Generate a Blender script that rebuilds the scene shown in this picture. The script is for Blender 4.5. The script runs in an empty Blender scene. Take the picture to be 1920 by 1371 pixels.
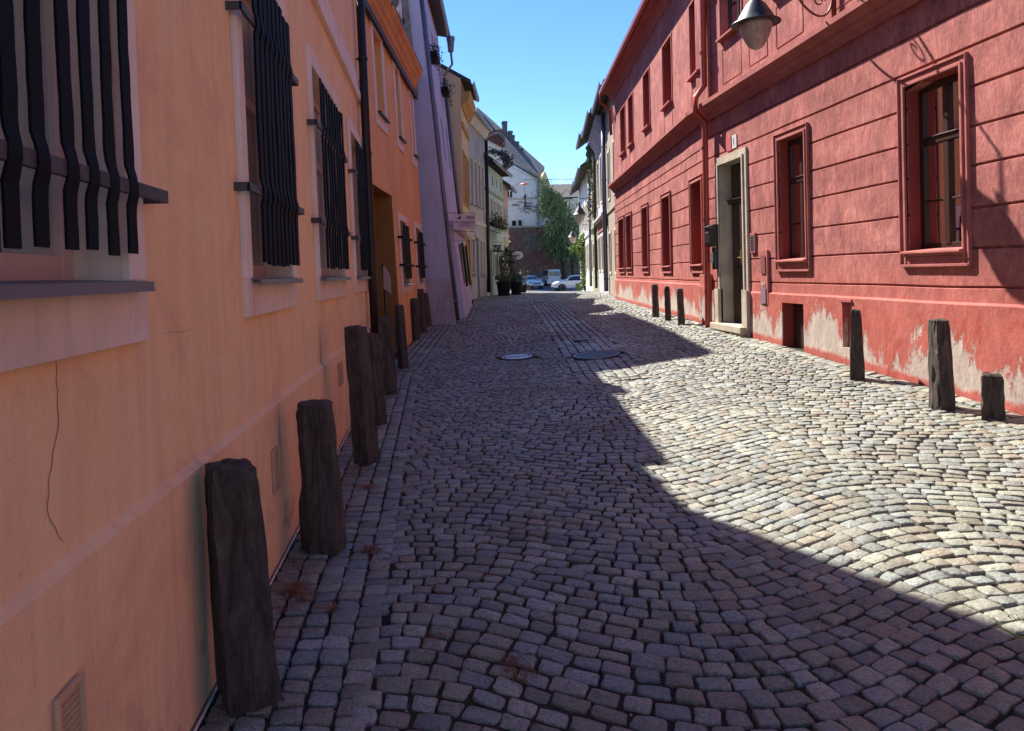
import bpy, math, random
import numpy as np
from mathutils import Vector, Matrix, noise

S = bpy.context.scene
COL = S.collection
random.seed(7)
rng = np.random.default_rng(7)
R = math.radians

# ------------------------------------------------------------------ camera
FPX, CX, CY, ROLL = 1387.0, 818.0, 516.0, 0.02
EYE = Vector((0, 0, 1.7))
cd = bpy.data.cameras.new('camera'); cam = bpy.data.objects.new('camera', cd); COL.objects.link(cam)
cam.location = EYE; cam.rotation_euler = (R(90), ROLL, 0)
cd.sensor_width = 36; cd.lens = FPX / 1920 * 36
cd.shift_x = (960 - CX) / 1920; cd.shift_y = -(685.5 - CY) / 1920
cd.clip_start = 0.05; cd.clip_end = 2000
S.camera = cam

# ------------------------------------------------------------------ light
SUNV = Vector((0.52, -1.0, -1.235)).normalized()          # direction the light travels
elev = math.asin(-SUNV.z); az = math.atan2(-SUNV.x, -SUNV.y)
w = bpy.data.worlds.new('World'); S.world = w; w.use_nodes = True
nt = w.node_tree; bg = nt.nodes['Background']
sky = nt.nodes.new('ShaderNodeTexSky'); sky.sky_type = 'NISHITA'; sky.sun_disc = False
sky.sun_elevation = elev; sky.sun_rotation = az; sky.air_density = 1.0; sky.dust_density = 0.2; sky.ozone_density = 4.0; sky.altitude = 1500
hs = nt.nodes.new('ShaderNodeHueSaturation'); hs.inputs['Saturation'].default_value = 1.2; hs.inputs['Hue'].default_value = .508
nt.links.new(sky.outputs[0], hs.inputs['Color']); nt.links.new(hs.outputs[0], bg.inputs[0]); bg.inputs[1].default_value = 0.085
sd = bpy.data.lights.new('sun', 'SUN'); sd.energy = 4.3; sd.angle = R(0.55); sd.color = (1.0, .93, .84)
so = bpy.data.objects.new('sun', sd); COL.objects.link(so)
so.rotation_euler = SUNV.to_track_quat('-Z', 'Y').to_euler(); so.location = (-10, 20, 30)
S.view_settings.view_transform = 'Standard'; S.view_settings.look = 'None'
S.view_settings.exposure = 1.6; S.view_settings.gamma = 1
S.cycles.max_bounces = 6; S.cycles.diffuse_bounces = 4; S.cycles.glossy_bounces = 2
S.cycles.transparent_max_bounces = 8; S.cycles.sample_clamp_indirect = 6

# ------------------------------------------------------------------ ground profile
LX_Y = [-6, 11.2, 18.2, 18.6, 26, 28.8, 32.5, 38, 41, 49, 400]
LX_X = [-.97, -.97, -.25, .42, 1.05, 1.35, 2.2, 3.5, 4.05, 1.0, 1.0]
RX_Y = [-6, 13.9, 25.5, 25.6, 41, 58, 62, 400]
RX_X = [5, 5, 6.2, 6.35, 8.7, 11.3, 20, 20]
LD_Y = [-6, 0, 11, 15, 18.6, 26, 28.7, 32, 40, 45, 55, 70, 85, 120, 500]
LD = [1.72, 1.70, 1.52, 1.36, 1.2, 1.0, .96, .95, 1.06, 1.17, 1.42, 1.76, 1.60, 1.6, 1.6]
RD_Y = [-6, 0, 13.9, 25.5, 30, 39, 45, 55, 70, 85, 120, 500]
RD = [1.70, 1.525, .985, .93, .93, 1.04, 1.17, 1.42, 1.76, 1.60, 1.6, 1.6]

def G(x, y):
    x = np.asarray(x, float); y = np.asarray(y, float)
    xl = np.interp(y, LX_Y, LX_X); xr = np.interp(y, RX_Y, RX_X)
    l = np.interp(y, LD_Y, LD); r = np.interp(y, RD_Y, RD)
    t = np.clip((x - xl) / (xr - xl), 0, 1)
    return 1.7 - (l + (r - l) * t * t)
def g(x, y): return float(G(x, y))

def ray(px, py):
    a = (px - CX) / FPX; b = (CY - py) / FPX
    c, s = math.cos(ROLL), math.sin(ROLL)
    return Vector((c * a + s * b, 1.0, -s * a + c * b))
def gp(px, py):
    """where the sight line through a photo pixel meets the street"""
    d = ray(px, py); t = 1.0
    for k in range(4000):
        p = EYE + d * t
        if p.z <= g(p.x, p.y): break
        t += 0.02
    return p
def gy(px, Y, py=516):
    d = ray(px, py); p = EYE + d * Y
    return p

# ------------------------------------------------------------------ facade frames
class Fr:
    def __init__(s, P0, P1, side, lean=0.0, zref=1.7):
        s.P0 = Vector(P0); s.P1 = Vector(P1); v = s.P1 - s.P0; s.L = v.length; s.t = v / s.L
        s.n = Vector((s.t.y, -s.t.x)) if side < 0 else Vector((-s.t.y, s.t.x))
        s.lean = lean; s.zref = zref; s.side = side
    def w(s, u, n, z):
        m = n - s.lean * (z - s.zref)
        return Vector((s.P0.x + s.t.x * u + s.n.x * m, s.P0.y + s.t.y * u + s.n.y * m, z))
    def hit(s, px, py, n=0.0):
        d = ray(px, py)
        dn = d.x * s.n.x + d.y * s.n.y
        o = (EYE.x - s.P0.x) * s.n.x + (EYE.y - s.P0.y) * s.n.y
        k = (n - s.lean * (EYE.z - s.zref) - o) / (dn + s.lean * d.z)
        p = EYE + d * k
        q = Vector((p.x - s.P0.x, p.y - s.P0.y))
        return q.dot(s.t), p.z
    def rect(s, x0, x1, ymid, xt, yt, xb, yb, n=0.0):
        ua = s.hit(x0, ymid, n)[0]; ub = s.hit(x1, ymid, n)[0]
        return min(ua, ub), max(ua, ub), s.hit(xb, yb, n)[1], s.hit(xt, yt, n)[1]

# ------------------------------------------------------------------ materials
def mat(name, col=(.5, .5, .5), rough=.7, metal=0.0, spec=None):
    m = bpy.data.materials.new(name); m.use_nodes = True
    b = m.node_tree.nodes['Principled BSDF']
    b.inputs['Base Color'].default_value = (*col, 1); b.inputs['Roughness'].default_value = rough
    b.inputs['Metallic'].default_value = metal
    if spec is not None: b.inputs['Specular IOR Level'].default_value = spec
    return m
class N:
    def __init__(s, m): s.t = m.node_tree; s.b = s.t.nodes['Principled BSDF']; s.l = s.t.links.new
    def new(s, ty, **k):
        n = s.t.nodes.new(ty)
        for a, v in k.items(): setattr(n, a, v)
        return n
    def coord(s, scale=(1, 1, 1), out='Object'):
        tc = s.new('ShaderNodeTexCoord'); mp = s.new('ShaderNodeMapping'); mp.inputs['Scale'].default_value = scale
        s.l(tc.outputs[out], mp.inputs[0]); return mp.outputs[0]
    def noise(s, sc, det=4, ro=.55, vec=None, dist=0):
        n = s.new('ShaderNodeTexNoise'); n.inputs['Scale'].default_value = sc; n.inputs['Detail'].default_value = det
        n.inputs['Roughness'].default_value = ro; n.inputs['Distortion'].default_value = dist
        if vec is not None: s.l(vec, n.inputs['Vector'])
        return n.outputs['Fac']
    def ramp(s, fac, stops):
        r = s.new('ShaderNodeValToRGB'); e = r.color_ramp.elements
        while len(e) < len(stops): e.new(.5)
        for i, (p, c) in enumerate(stops):
            e[i].position = p; e[i].color = (*c, 1) if len(c) == 3 else c
        s.l(fac, r.inputs[0]); return r.outputs[0]
    def mix(s, fac, a, b, mode='MIX'):
        n = s.new('ShaderNodeMix', data_type='RGBA', blend_type=mode)
        for sock, v in ((n.inputs[0], fac), (n.inputs[6], a), (n.inputs[7], b)):
            if isinstance(v, (int, float)): sock.default_value = v
            elif isinstance(v, tuple): sock.default_value = (*v, 1)
            else: s.l(v, sock)
        return n.outputs[2]
    def math(s, op, a, b=0.0, c=None):
        n = s.new('ShaderNodeMath', operation=op)
        for i, v in enumerate((a, b) if c is None else (a, b, c)):
            if isinstance(v, (int, float)): n.inputs[i].default_value = v
            else: s.l(v, n.inputs[i])
        return n.outputs[0]
    def xyz(s, out='Object'):
        tc = s.new('ShaderNodeTexCoord'); x = s.new('ShaderNodeSeparateXYZ'); s.l(tc.outputs[out], x.inputs[0]); return x.outputs
    def bump(s, h, st=.3, dist=.01, prev=None):
        b = s.new('ShaderNodeBump'); b.inputs['Strength'].default_value = st; b.inputs['Distance'].default_value = dist
        s.l(h, b.inputs['Height'])
        if prev is not None: s.l(prev, b.inputs['Normal'])
        return b.outputs[0]
    def col(s, c): s.l(c, s.b.inputs['Base Color'])
    def nrm(s, c): s.l(c, s.b.inputs['Normal'])

def plaster(name, a, b, c=None, sc=1.2, streak=.5, bump=.35, rough=.9, fine=40):
    """a main colour, b blotches, c vertical rain streaks"""
    m = mat(name, a, rough, spec=.15); n = N(m)
    v = n.coord()
    f = n.noise(sc, 6, .6, v, .3)
    col = n.ramp(f, [(.36, b), (.6, a)])
    vs = n.coord((5, 5, .35))
    f2 = n.noise(2.2, 5, .6, vs)
    st = n.ramp(f2, [(.5, (0, 0, 0)), (.72, (1, 1, 1))])
    col = n.mix(n.math('MULTIPLY', st, streak), col, c or b)
    f3 = n.noise(fine * .25, 4, .6, v)
    col = n.mix(n.math('MULTIPLY', n.ramp(f3, [(.45, (0, 0, 0)), (.75, (1, 1, 1))]), .25), col, b)
    n.col(col)
    f4 = n.noise(fine, 4, .7, v)
    b1 = n.bump(f3, bump * .8, .012)
    n.nrm(n.bump(f4, bump, .004, b1))
    return m

DARK_MARKS = [(7.41, .42, .95, .05), (5.98, .30, 1.02, .05), (9.25, .72, 1.35, .07)]   # y, z0, z1, width on the peach wall
M = {}
def red_wall(ga, gb, ptop):
    """red limewash; ga + gb*y is the height of the street along the wall, ptop the top of the plinth"""
    m = mat('red_plaster', (.42, .10, .085), .9, spec=.12); n = N(m)
    v = n.coord(); x = n.xyz()
    f = n.noise(1.1, 8, .68, v, .5)
    col = n.ramp(f, [(.34, (.23, .078, .07)), (.45, (.38, .13, .11)), (.56, (.48, .17, .145)), (.70, (.60, .26, .22))])
    vs = n.coord((4, 4, .55))
    f2 = n.noise(3.2, 7, .78, vs, 1.2)
    col = n.mix(n.math('MULTIPLY', n.ramp(f2, [(.46, (0, 0, 0)), (.60, (1, 1, 1))]), .50), col, (.22, .08, .08))
    f7 = n.noise(1.9, 6, .7, n.coord((1.3, 1.3, .8)), 1.0)
    col = n.mix(n.math('MULTIPLY', n.ramp(f7, [(.46, (0, 0, 0)), (.58, (1, 1, 1))]), .62), col, (.24, .085, .085))
    f3 = n.noise(8, 5, .7, n.coord((1.6, 1.6, 1)), .8)
    col = n.mix(n.math('MULTIPLY', n.ramp(f3, [(.5, (0, 0, 0)), (.72, (1, 1, 1))]), .45), col, (.60, .28, .24))
    f6 = n.noise(16, 5, .8, n.coord((1, 1, .45)), 1.2)
    col = n.mix(n.math('MULTIPLY', n.ramp(f6, [(.56, (0, 0, 0)), (.70, (1, 1, 1))]), .45), col, (.26, .085, .085))
    z = x[2]; y = x[1]
    low = n.ramp(n.math('MULTIPLY_ADD', z, -.6, 1.0), [(.0, (0, 0, 0)), (.45, (1, 1, 1))])
    col = n.mix(n.math('MULTIPLY', low, .65), col, (.46, .12, .09))
    lim = n.new('ShaderNodeMath', operation='LESS_THAN'); n.l(z, lim.inputs[0]); lim.inputs[1].default_value = ptop
    hgt = n.math('SUBTRACT', z, n.math('MULTIPLY_ADD', y, gb, ga))      # height above the street
    cy = n.new('ShaderNodeCombineXYZ'); n.l(y, cy.inputs[1])
    lev = n.noise(.75, 3, .6, cy.outputs[0])
    L = n.math('MULTIPLY_ADD', n.math('SUBTRACT', lev, .5), 1.7, .40)
    rg = n.noise(6.5, 7, .8, n.coord((1, 1, .28)), .5)
    L2 = n.math('MULTIPLY_ADD', n.math('SUBTRACT', rg, .5), 1.15, L)
    d = n.math('SUBTRACT', L2, hgt)                                     # >0: bare render
    isl = n.noise(2.6, 7, .75, n.coord((1, 1, .8)), .4)                    # red islands left standing, grey holes above
    d = n.math('ADD', d, n.math('MULTIPLY', n.math('SUBTRACT', isl, .52), 1.1))
    hard = n.ramp(d, [(.0, (0, 0, 0)), (.01, (.55, .55, .55)), (.09, (.92, .92, .92))])
    base = n.ramp(n.math('MULTIPLY_ADD', n.math('SUBTRACT', rg, .5), -.25, hgt), [(.055, (0, 0, 0)), (.10, (1, 1, 1))])
    mask = n.math('MULTIPLY', n.math('MULTIPLY', hard, base), lim.outputs[0])
    gr = n.ramp(n.noise(9, 6, .7, n.coord((1, 1, .35)), .5), [(.3, (.34, .28, .24)), (.55, (.48, .42, .37)), (.75, (.58, .52, .46))])
    rim = n.ramp(n.math('ABSOLUTE', n.math('SUBTRACT', d, .06)), [(.0, (1, 1, 1)), (.16, (0, 0, 0))])
    stain = n.ramp(n.noise(3.5, 6, .75, n.coord((1, 1, .5)), .8), [(.45, (0, 0, 0)), (.62, (1, 1, 1))])
    col = n.mix(n.math('MULTIPLY', n.math('MULTIPLY', stain, lim.outputs[0]), .75), col, (.34, .07, .05))
    col = n.mix(n.math('MULTIPLY', rim, n.math('MULTIPLY', lim.outputs[0], .5)), col, (.46, .10, .07))
    col = n.mix(mask, col, gr)
    n.col(col)
    h = n.math('ADD', n.noise(13, 6, .7, v), n.math('MULTIPLY', n.noise(55, 4, .6, v), .35))
    b1 = n.bump(h, .38, .010)
    b1 = n.bump(n.noise(4.5, 5, .6, n.coord((1, 1, .6))), .55, .03, b1)
    inv = n.math('SUBTRACT', 1.0, mask)
    n.nrm(n.bump(inv, .7, .008, b1))
    return m
M['red'] = red_wall(-.142, .039, 1.115); M['red_far'] = red_wall(.515, .005, 1.20)
M['red_trim'] = plaster('red_trim', (.42, .145, .125), (.32, .105, .095), (.30, .09, .085), 3, .4, .3)
M['red_smooth'] = plaster('red_reveal', (.30, .062, .046), (.26, .05, .042), None, 2, .2, .15)
def peach_wall():
    m = mat('peach_plaster', (.66, .33, .20), .92, spec=.12); n = N(m)
    v = n.coord(); x = n.xyz()
    f = n.noise(1.4, 7, .66, v, .7)
    col = n.ramp(f, [(.32, (.78, .45, .27)), (.46, (.90, .55, .305)), (.60, (.91, .58, .34)), (.72, (.87, .51, .33))])
    f2 = n.noise(2.4, 6, .62, n.coord((5, 5, .3)))
    col = n.mix(n.math('MULTIPLY', n.ramp(f2, [(.46, (0, 0, 0)), (.72, (1, 1, 1))]), .35), col, (.62, .33, .23))
    f5 = n.noise(3.1, 6, .7, v, .4)
    dirt = n.math('MULTIPLY', n.ramp(f5, [(.54, (0, 0, 0)), (.66, (1, 1, 1))]), n.ramp(x[2], [(.0, (.85, .85, .85)), (.75, (0, 0, 0))]))
    col = n.mix(n.math('MULTIPLY', dirt, .8), col, (.20, .12, .10))
    # soft-edged dark vertical marks above the bollards
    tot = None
    for (yy, z0, z1, wd) in DARK_MARKS:
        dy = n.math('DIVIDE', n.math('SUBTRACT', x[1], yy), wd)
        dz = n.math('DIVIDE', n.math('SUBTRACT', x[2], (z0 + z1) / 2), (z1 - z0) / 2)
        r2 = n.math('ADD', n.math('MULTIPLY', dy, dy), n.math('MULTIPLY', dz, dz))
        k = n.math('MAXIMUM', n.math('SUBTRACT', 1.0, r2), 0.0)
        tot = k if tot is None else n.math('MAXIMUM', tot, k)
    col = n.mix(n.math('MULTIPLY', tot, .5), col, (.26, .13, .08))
    f8 = n.noise(28, 5, .8, n.coord((1, 1, .5)), .6)
    col = n.mix(n.math('MULTIPLY', n.ramp(f8, [(.58, (0, 0, 0)), (.72, (1, 1, 1))]), .4), col, (.52, .27, .19))
    n.col(col)
    f4 = n.noise(60, 5, .75, v)
    n.nrm(n.bump(f4, .5, .005, n.bump(n.noise(9, 6, .7, v), .6, .016)))
    return m

M['orange'] = plaster('orange_plaster', (.85, .43, .185), (.75, .36, .155), (.60, .27, .12), .9, .35, .3)
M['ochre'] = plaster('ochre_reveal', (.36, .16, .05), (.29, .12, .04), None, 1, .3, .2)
M['orange_trim'] = plaster('orange_cornice', (.66, .30, .12), (.54, .23, .09), None, 2, .3, .2)
M['pale_trim'] = plaster('pale_pink_trim', (.84, .68, .60), (.74, .58, .51), (.58, .45, .39), 2, .5, .2)
M['sand_trim'] = plaster('sandy_apron', (.80, .60, .50), (.68, .50, .41), (.52, .37, .31), 2, .6, .2)
M['purple'] = plaster('lilac_plaster', (.52, .49, .62), (.45, .43, .54), (.35, .33, .42), .9, .35, .3)
M['purple_plinth'] = plaster('lilac_grey_render', (.42, .37, .41), (.32, .28, .32), (.52, .47, .49), 1.5, .7, .5)
M['rubble'] = plaster('bare_rubble', (.26, .23, .19), (.14, .12, .10), (.35, .30, .24), 6, .3, 1.0)
M['yellow'] = plaster('yellow_plaster', (.72, .56, .32), (.64, .48, .27), (.50, .38, .22), 1, .3, .2)
M['ochre_trim'] = plaster('ochre_trim', (.55, .33, .10), (.45, .26, .08), None, 2, .3, .2)
M['grey'] = plaster('grey_plaster', (.50, .48, .45), (.42, .40, .37), (.30, .28, .26), 1.2, .5, .3)
M['green'] = plaster('pale_green_plaster', (.50, .60, .53), (.42, .52, .46), (.36, .42, .38), 1.2, .4, .2)
M['pinkish'] = plaster('pink_plaster', (.62, .42, .34), (.52, .34, .27), None, 1.2, .4, .2)
M['cream'] = plaster('cream_plaster', (.70, .64, .52), (.60, .54, .43), (.42, .38, .30), 1.2, .5, .2)
M['white'] = plaster('white_plaster', (.66, .66, .68), (.54, .55, .58), (.34, .35, .38), .35, .6, .2)
M['beige'] = plaster('beige_grey_plaster', (.40, .34, .27), (.30, .25, .20), (.24, .20, .17), 1.5, .6, .4)
M['lilac_white'] = plaster('lilac_white_plaster', (.58, .53, .58), (.47, .42, .48), (.36, .32, .36), 1.5, .4, .3)
M['moss_green'] = plaster('moss_green_plaster', (.34, .38, .24), (.25, .28, .17), (.20, .22, .14), 1.5, .5, .3)
M['stone'] = plaster('sandstone', (.50, .44, .35), (.38, .32, .25), (.24, .20, .16), 3, .5, .5)
M['crack'] = mat('crack_dark', (.16, .08, .06), .9)
M['vent'] = mat('peach_painted_metal', (.62, .37, .22), .6)
M['bar'] = plaster('worn_iron_bar', (.085, .078, .080), (.045, .04, .045), (.12, .07, .05), 9, .5, .4, .55)
M['sill_metal'] = mat('dark_sill_metal', (.13, .14, .18), .4, .5)
M['metal_dark'] = mat('dark_pipe_metal', (.035, .025, .022), .45, .6)
M['zinc'] = mat('zinc_sheet', (.30, .32, .36), .38, .8)
M['zinc_dark'] = mat('weathered_zinc', (.16, .16, .19), .45, .6)
M['iron'] = mat('black_iron', (.006, .006, .008), .75, 0, .12)
_n = N(M['iron']); _n.nrm(_n.bump(_n.noise(60, 4, .6, _n.coord()), .4, .003))
M['red_pipe'] = mat('red_painted_pipe', (.36, .055, .035), .42)
M['wood_dark'] = mat('dark_brown_wood', (.040, .018, .012), .38)
M['wood_pale'] = mat('pale_pink_frame', (.62, .42, .36), .6)
M['wood_grey'] = mat('grey_white_frame', (.50, .50, .48), .6)
M['curtain'] = mat('curtain_cloth', (.62, .58, .56), .9)
M['dark'] = mat('dark_interior', (.012, .011, .012), .9)
M['black_plastic'] = mat('black_paint', (.012, .013, .016), .35)
M['white_paint'] = mat('white_enamel', (.62, .58, .58), .4)
M['ink'] = mat('dark_ink', (.03, .015, .04), .6)
M['rust_red'] = mat('red_enamel', (.50, .05, .05), .4)
def glass():
    m = bpy.data.materials.new('window_glass'); m.use_nodes = True; t = m.node_tree
    for x in list(t.nodes): t.nodes.remove(x)
    o = t.nodes.new('ShaderNodeOutputMaterial'); mx = t.nodes.new('ShaderNodeMixShader')
    fr = t.nodes.new('ShaderNodeFresnel'); fr.inputs[0].default_value = 1.6
    tr = t.nodes.new('ShaderNodeBsdfTransparent'); tr.inputs[0].default_value = (.75, .78, .78, 1)
    gl = t.nodes.new('ShaderNodeBsdfGlossy'); gl.inputs['Roughness'].default_value = .02
    t.links.new(fr.outputs[0], mx.inputs[0]); t.links.new(tr.outputs[0], mx.inputs[1]); t.links.new(gl.outputs[0], mx.inputs[2])
    t.links.new(mx.outputs[0], o.inputs[0]); return m
M['glass'] = glass()
M['car_glass'] = mat('car_glass', (.015, .02, .03), .05, 0, .8)
def tiles(name, a, b):
    m = mat(name, a, .8); n = N(m)
    v = n.coord(); f = n.noise(3, 5, .6, v)
    n.col(n.ramp(f, [(.35, b), (.65, a)]))
    wv = n.new('ShaderNodeTexWave', wave_type='BANDS', bands_direction='Z'); wv.inputs['Scale'].default_value = 3.2; wv.inputs['Distortion'].default_value = .6
    n.l(v, wv.inputs['Vector']); n.nrm(n.bump(wv.outputs['Fac'], .5, .03)); return m
M['tiles'] = tiles('dark_roof_tiles', (.075, .062, .058), (.04, .035, .033))
M['tiles_red'] = tiles('brown_red_roof_tiles', (.17, .055, .04), (.10, .035, .03))
M['slate'] = plaster('old_slate_roof', (.13, .13, .14), (.075, .08, .085), (.20, .20, .20), .7, .5, .5)
def brick_mat():
    m = mat('old_brick', (.2, .08, .06), .95); n = N(m)
    x = n.xyz(); cb = n.new('ShaderNodeCombineXYZ'); n.l(x[0], cb.inputs[0]); n.l(x[2], cb.inputs[1])
    b = n.new('ShaderNodeTexBrick'); n.l(cb.outputs[0], b.inputs['Vector'])
    b.inputs['Scale'].default_value = 1; b.inputs['Brick Width'].default_value = .6; b.inputs['Row Height'].default_value = .28
    b.inputs['Mortar Size'].default_value = .03
    b.inputs['Color1'].default_value = (.34, .12, .085, 1); b.inputs['Color2'].default_value = (.22, .08, .065, 1); b.inputs['Mortar'].default_value = (.16, .12, .11, 1)
    f = n.noise(.45, 6, .7, n.coord(), .6)
    c = n.mix(n.ramp(f, [(.48, (0, 0, 0)), (.56, (1, 1, 1))]), b.outputs['Color'], n.ramp(n.noise(1.4, 5, .7, n.coord()), [(.4, (.13, .11, .09)), (.6, (.27, .22, .18))]))
    n.col(c); n.nrm(n.bump(n.noise(2.2, 6, .7, n.coord()), .9, .15)); return m
M['brick'] = brick_mat()
def post_mat():
    m = mat('weathered_dark_post', (.05, .042, .038), .8, spec=.3); n = N(m)
    v = n.coord((5, 5, 1.3)); f = n.noise(3, 9, .78, v, 1.2)
    c = n.ramp(f, [(.33, (.022, .017, .014)), (.48, (.080, .062, .052)), (.60, (.12, .096, .082)), (.74, (.28, .24, .21))])
    f2 = n.noise(3.2, 5, .6, n.coord(), .5)
    c = n.mix(n.math('MULTIPLY', n.ramp(f2, [(.52, (0, 0, 0)), (.68, (1, 1, 1))]), .5), c, (.075, .035, .024))
    n.col(c); n.nrm(n.bump(f, 1.0, .03, n.bump(n.noise(28, 5, .7, n.coord((1, 1, .35))), .7, .008))); return m
M['post'] = post_mat()
def cobble_mat():
    m = mat('granite_setts', (.3, .3, .3), .62, spec=.4); n = N(m)
    at = n.new('ShaderNodeAttribute'); at.attribute_name = 'tint'
    v = n.coord()
    f = n.noise(75, 5, .75, v); f1 = n.noise(26, 4, .6, v)
    c = n.mix(1.0, at.outputs['Color'], n.ramp(f, [(.32, (.42, .41, .41)), (.48, (.95, .95, .95)), (.70, (1.55, 1.52, 1.5))]), 'MULTIPLY')
    c = n.mix(n.math('MULTIPLY', n.ramp(f1, [(.5, (0, 0, 0)), (.72, (1, 1, 1))]), .5), c, (.17, .12, .10))
    n.col(c)
    big = n.noise(.6, 3, .5, v)
    rr = n.ramp(big, [(.35, (.38, .38, .38)), (.65, (.62, .62, .62))]); n.l(rr, n.b.inputs['Roughness'])
    n.nrm(n.bump(f, .7, .008, n.bump(f1, .8, .016))); return m
M['cobble'] = cobble_mat()
def soil_mat():
    m = mat('joint_soil', (.05, .04, .035), 1, spec=.1); n = N(m)
    v = n.coord(); f = n.noise(2.2, 5, .65, v); f2 = n.noise(60, 4, .7, v)
    c = n.ramp(f, [(.38, (.035, .028, .026)), (.52, (.055, .042, .036)), (.60, (.035, .045, .018)), (.72, (.075, .045, .030))])
    c = n.mix(n.math('MULTIPLY', n.ramp(f2, [(.5, (0, 0, 0)), (.75, (1, 1, 1))]), .5), c, (.11, .09, .08))
    n.col(c); n.nrm(n.bump(f2, .8, .01)); return m
M['soil'] = soil_mat()
def asphalt_mat():
    m = mat('asphalt', (.075, .078, .085), .85); n = N(m)
    c = n.ramp(n.noise(.7, 5, .6, n.coord()), [(.35, (.055, .058, .066)), (.65, (.095, .097, .105))]); n.col(c); return m
M['asphalt'] = asphalt_mat()
def leaf_mat(name, a, b, tr=.25):
    m = mat(name, a, .55); n = N(m)
    n.col(n.ramp(n.noise(1.3, 4, .7, n.coord()), [(.32, b), (.66, a)]))
    n.b.inputs['Transmission Weight'].default_value = 0
    n.b.inputs['Subsurface Weight'].default_value = 0
    return m
M['leaf_dark'] = leaf_mat('dark_leaves', (.055, .085, .035), (.02, .035, .015))
M['leaf_tree'] = leaf_mat('willow_leaves', (.20, .26, .085), (.08, .13, .045))
M['leaf_vine'] = leaf_mat('vine_leaves', (.20, .30, .04), (.07, .13, .02))
M['leaf_ivy'] = leaf_mat('ivy_leaves', (.12, .13, .04), (.05, .06, .02))
M['leaf_silver'] = leaf_mat('silver_leaves', (.14, .15, .18), (.05, .055, .07))
M['bark'] = plaster('bark', (.10, .08, .06), (.05, .04, .03), None, 4, .4, .8)
M['dry_grass'] = leaf_mat('dry_grass', (.30, .12, .03), (.16, .06, .02))
M['pot_black'] = mat('black_planter', (.010, .010, .012), .85, spec=.2)
M['terracotta'] = mat('terracotta', (.30, .12, .07), .8)
M['white_car'] = mat('white_car_paint', (.62, .64, .66), .25, 0, .6)
M['silver_car'] = mat('silver_white_car_paint', (.60, .60, .58), .28, .1, .6)
M['rubber'] = mat('rubber', (.015, .015, .016), .8)
M['rim'] = mat('wheel_rim', (.35, .35, .36), .3, .8)
M['lamp_glass'] = mat('frosted_lamp_glass', (.62, .50, .46), .35)
_n = N(M['lamp_glass']); _n.col(_n.ramp(_n.noise(7, 5, .7, _n.coord((1, 1, .6)), .8), [(.35, (.34, .24, .19)), (.5, (.58, .46, .40)), (.68, (.72, .60, .54))]))
M['lamp_glass'].node_tree.nodes['Principled BSDF'].inputs['Transmission Weight'].default_value = .35
M['lamp_metal'] = mat('blue_black_lamp_metal', (.016, .022, .030), .42, 0, .5)
M['red_iron'] = mat('red_brown_iron', (.14, .035, .03), .45, .3)
M['cast_iron'] = mat('cast_iron_sheen', (.62, .68, .74), .3, 0, .9)  # pale blue base colour stands in for the metal's bright reflection
M['cast_dark'] = mat('dark_cast_iron', (.09, .08, .085), .5, .5)
M['bronze'] = mat('dark_clothes', (.02, .02, .025), .6)

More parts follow.
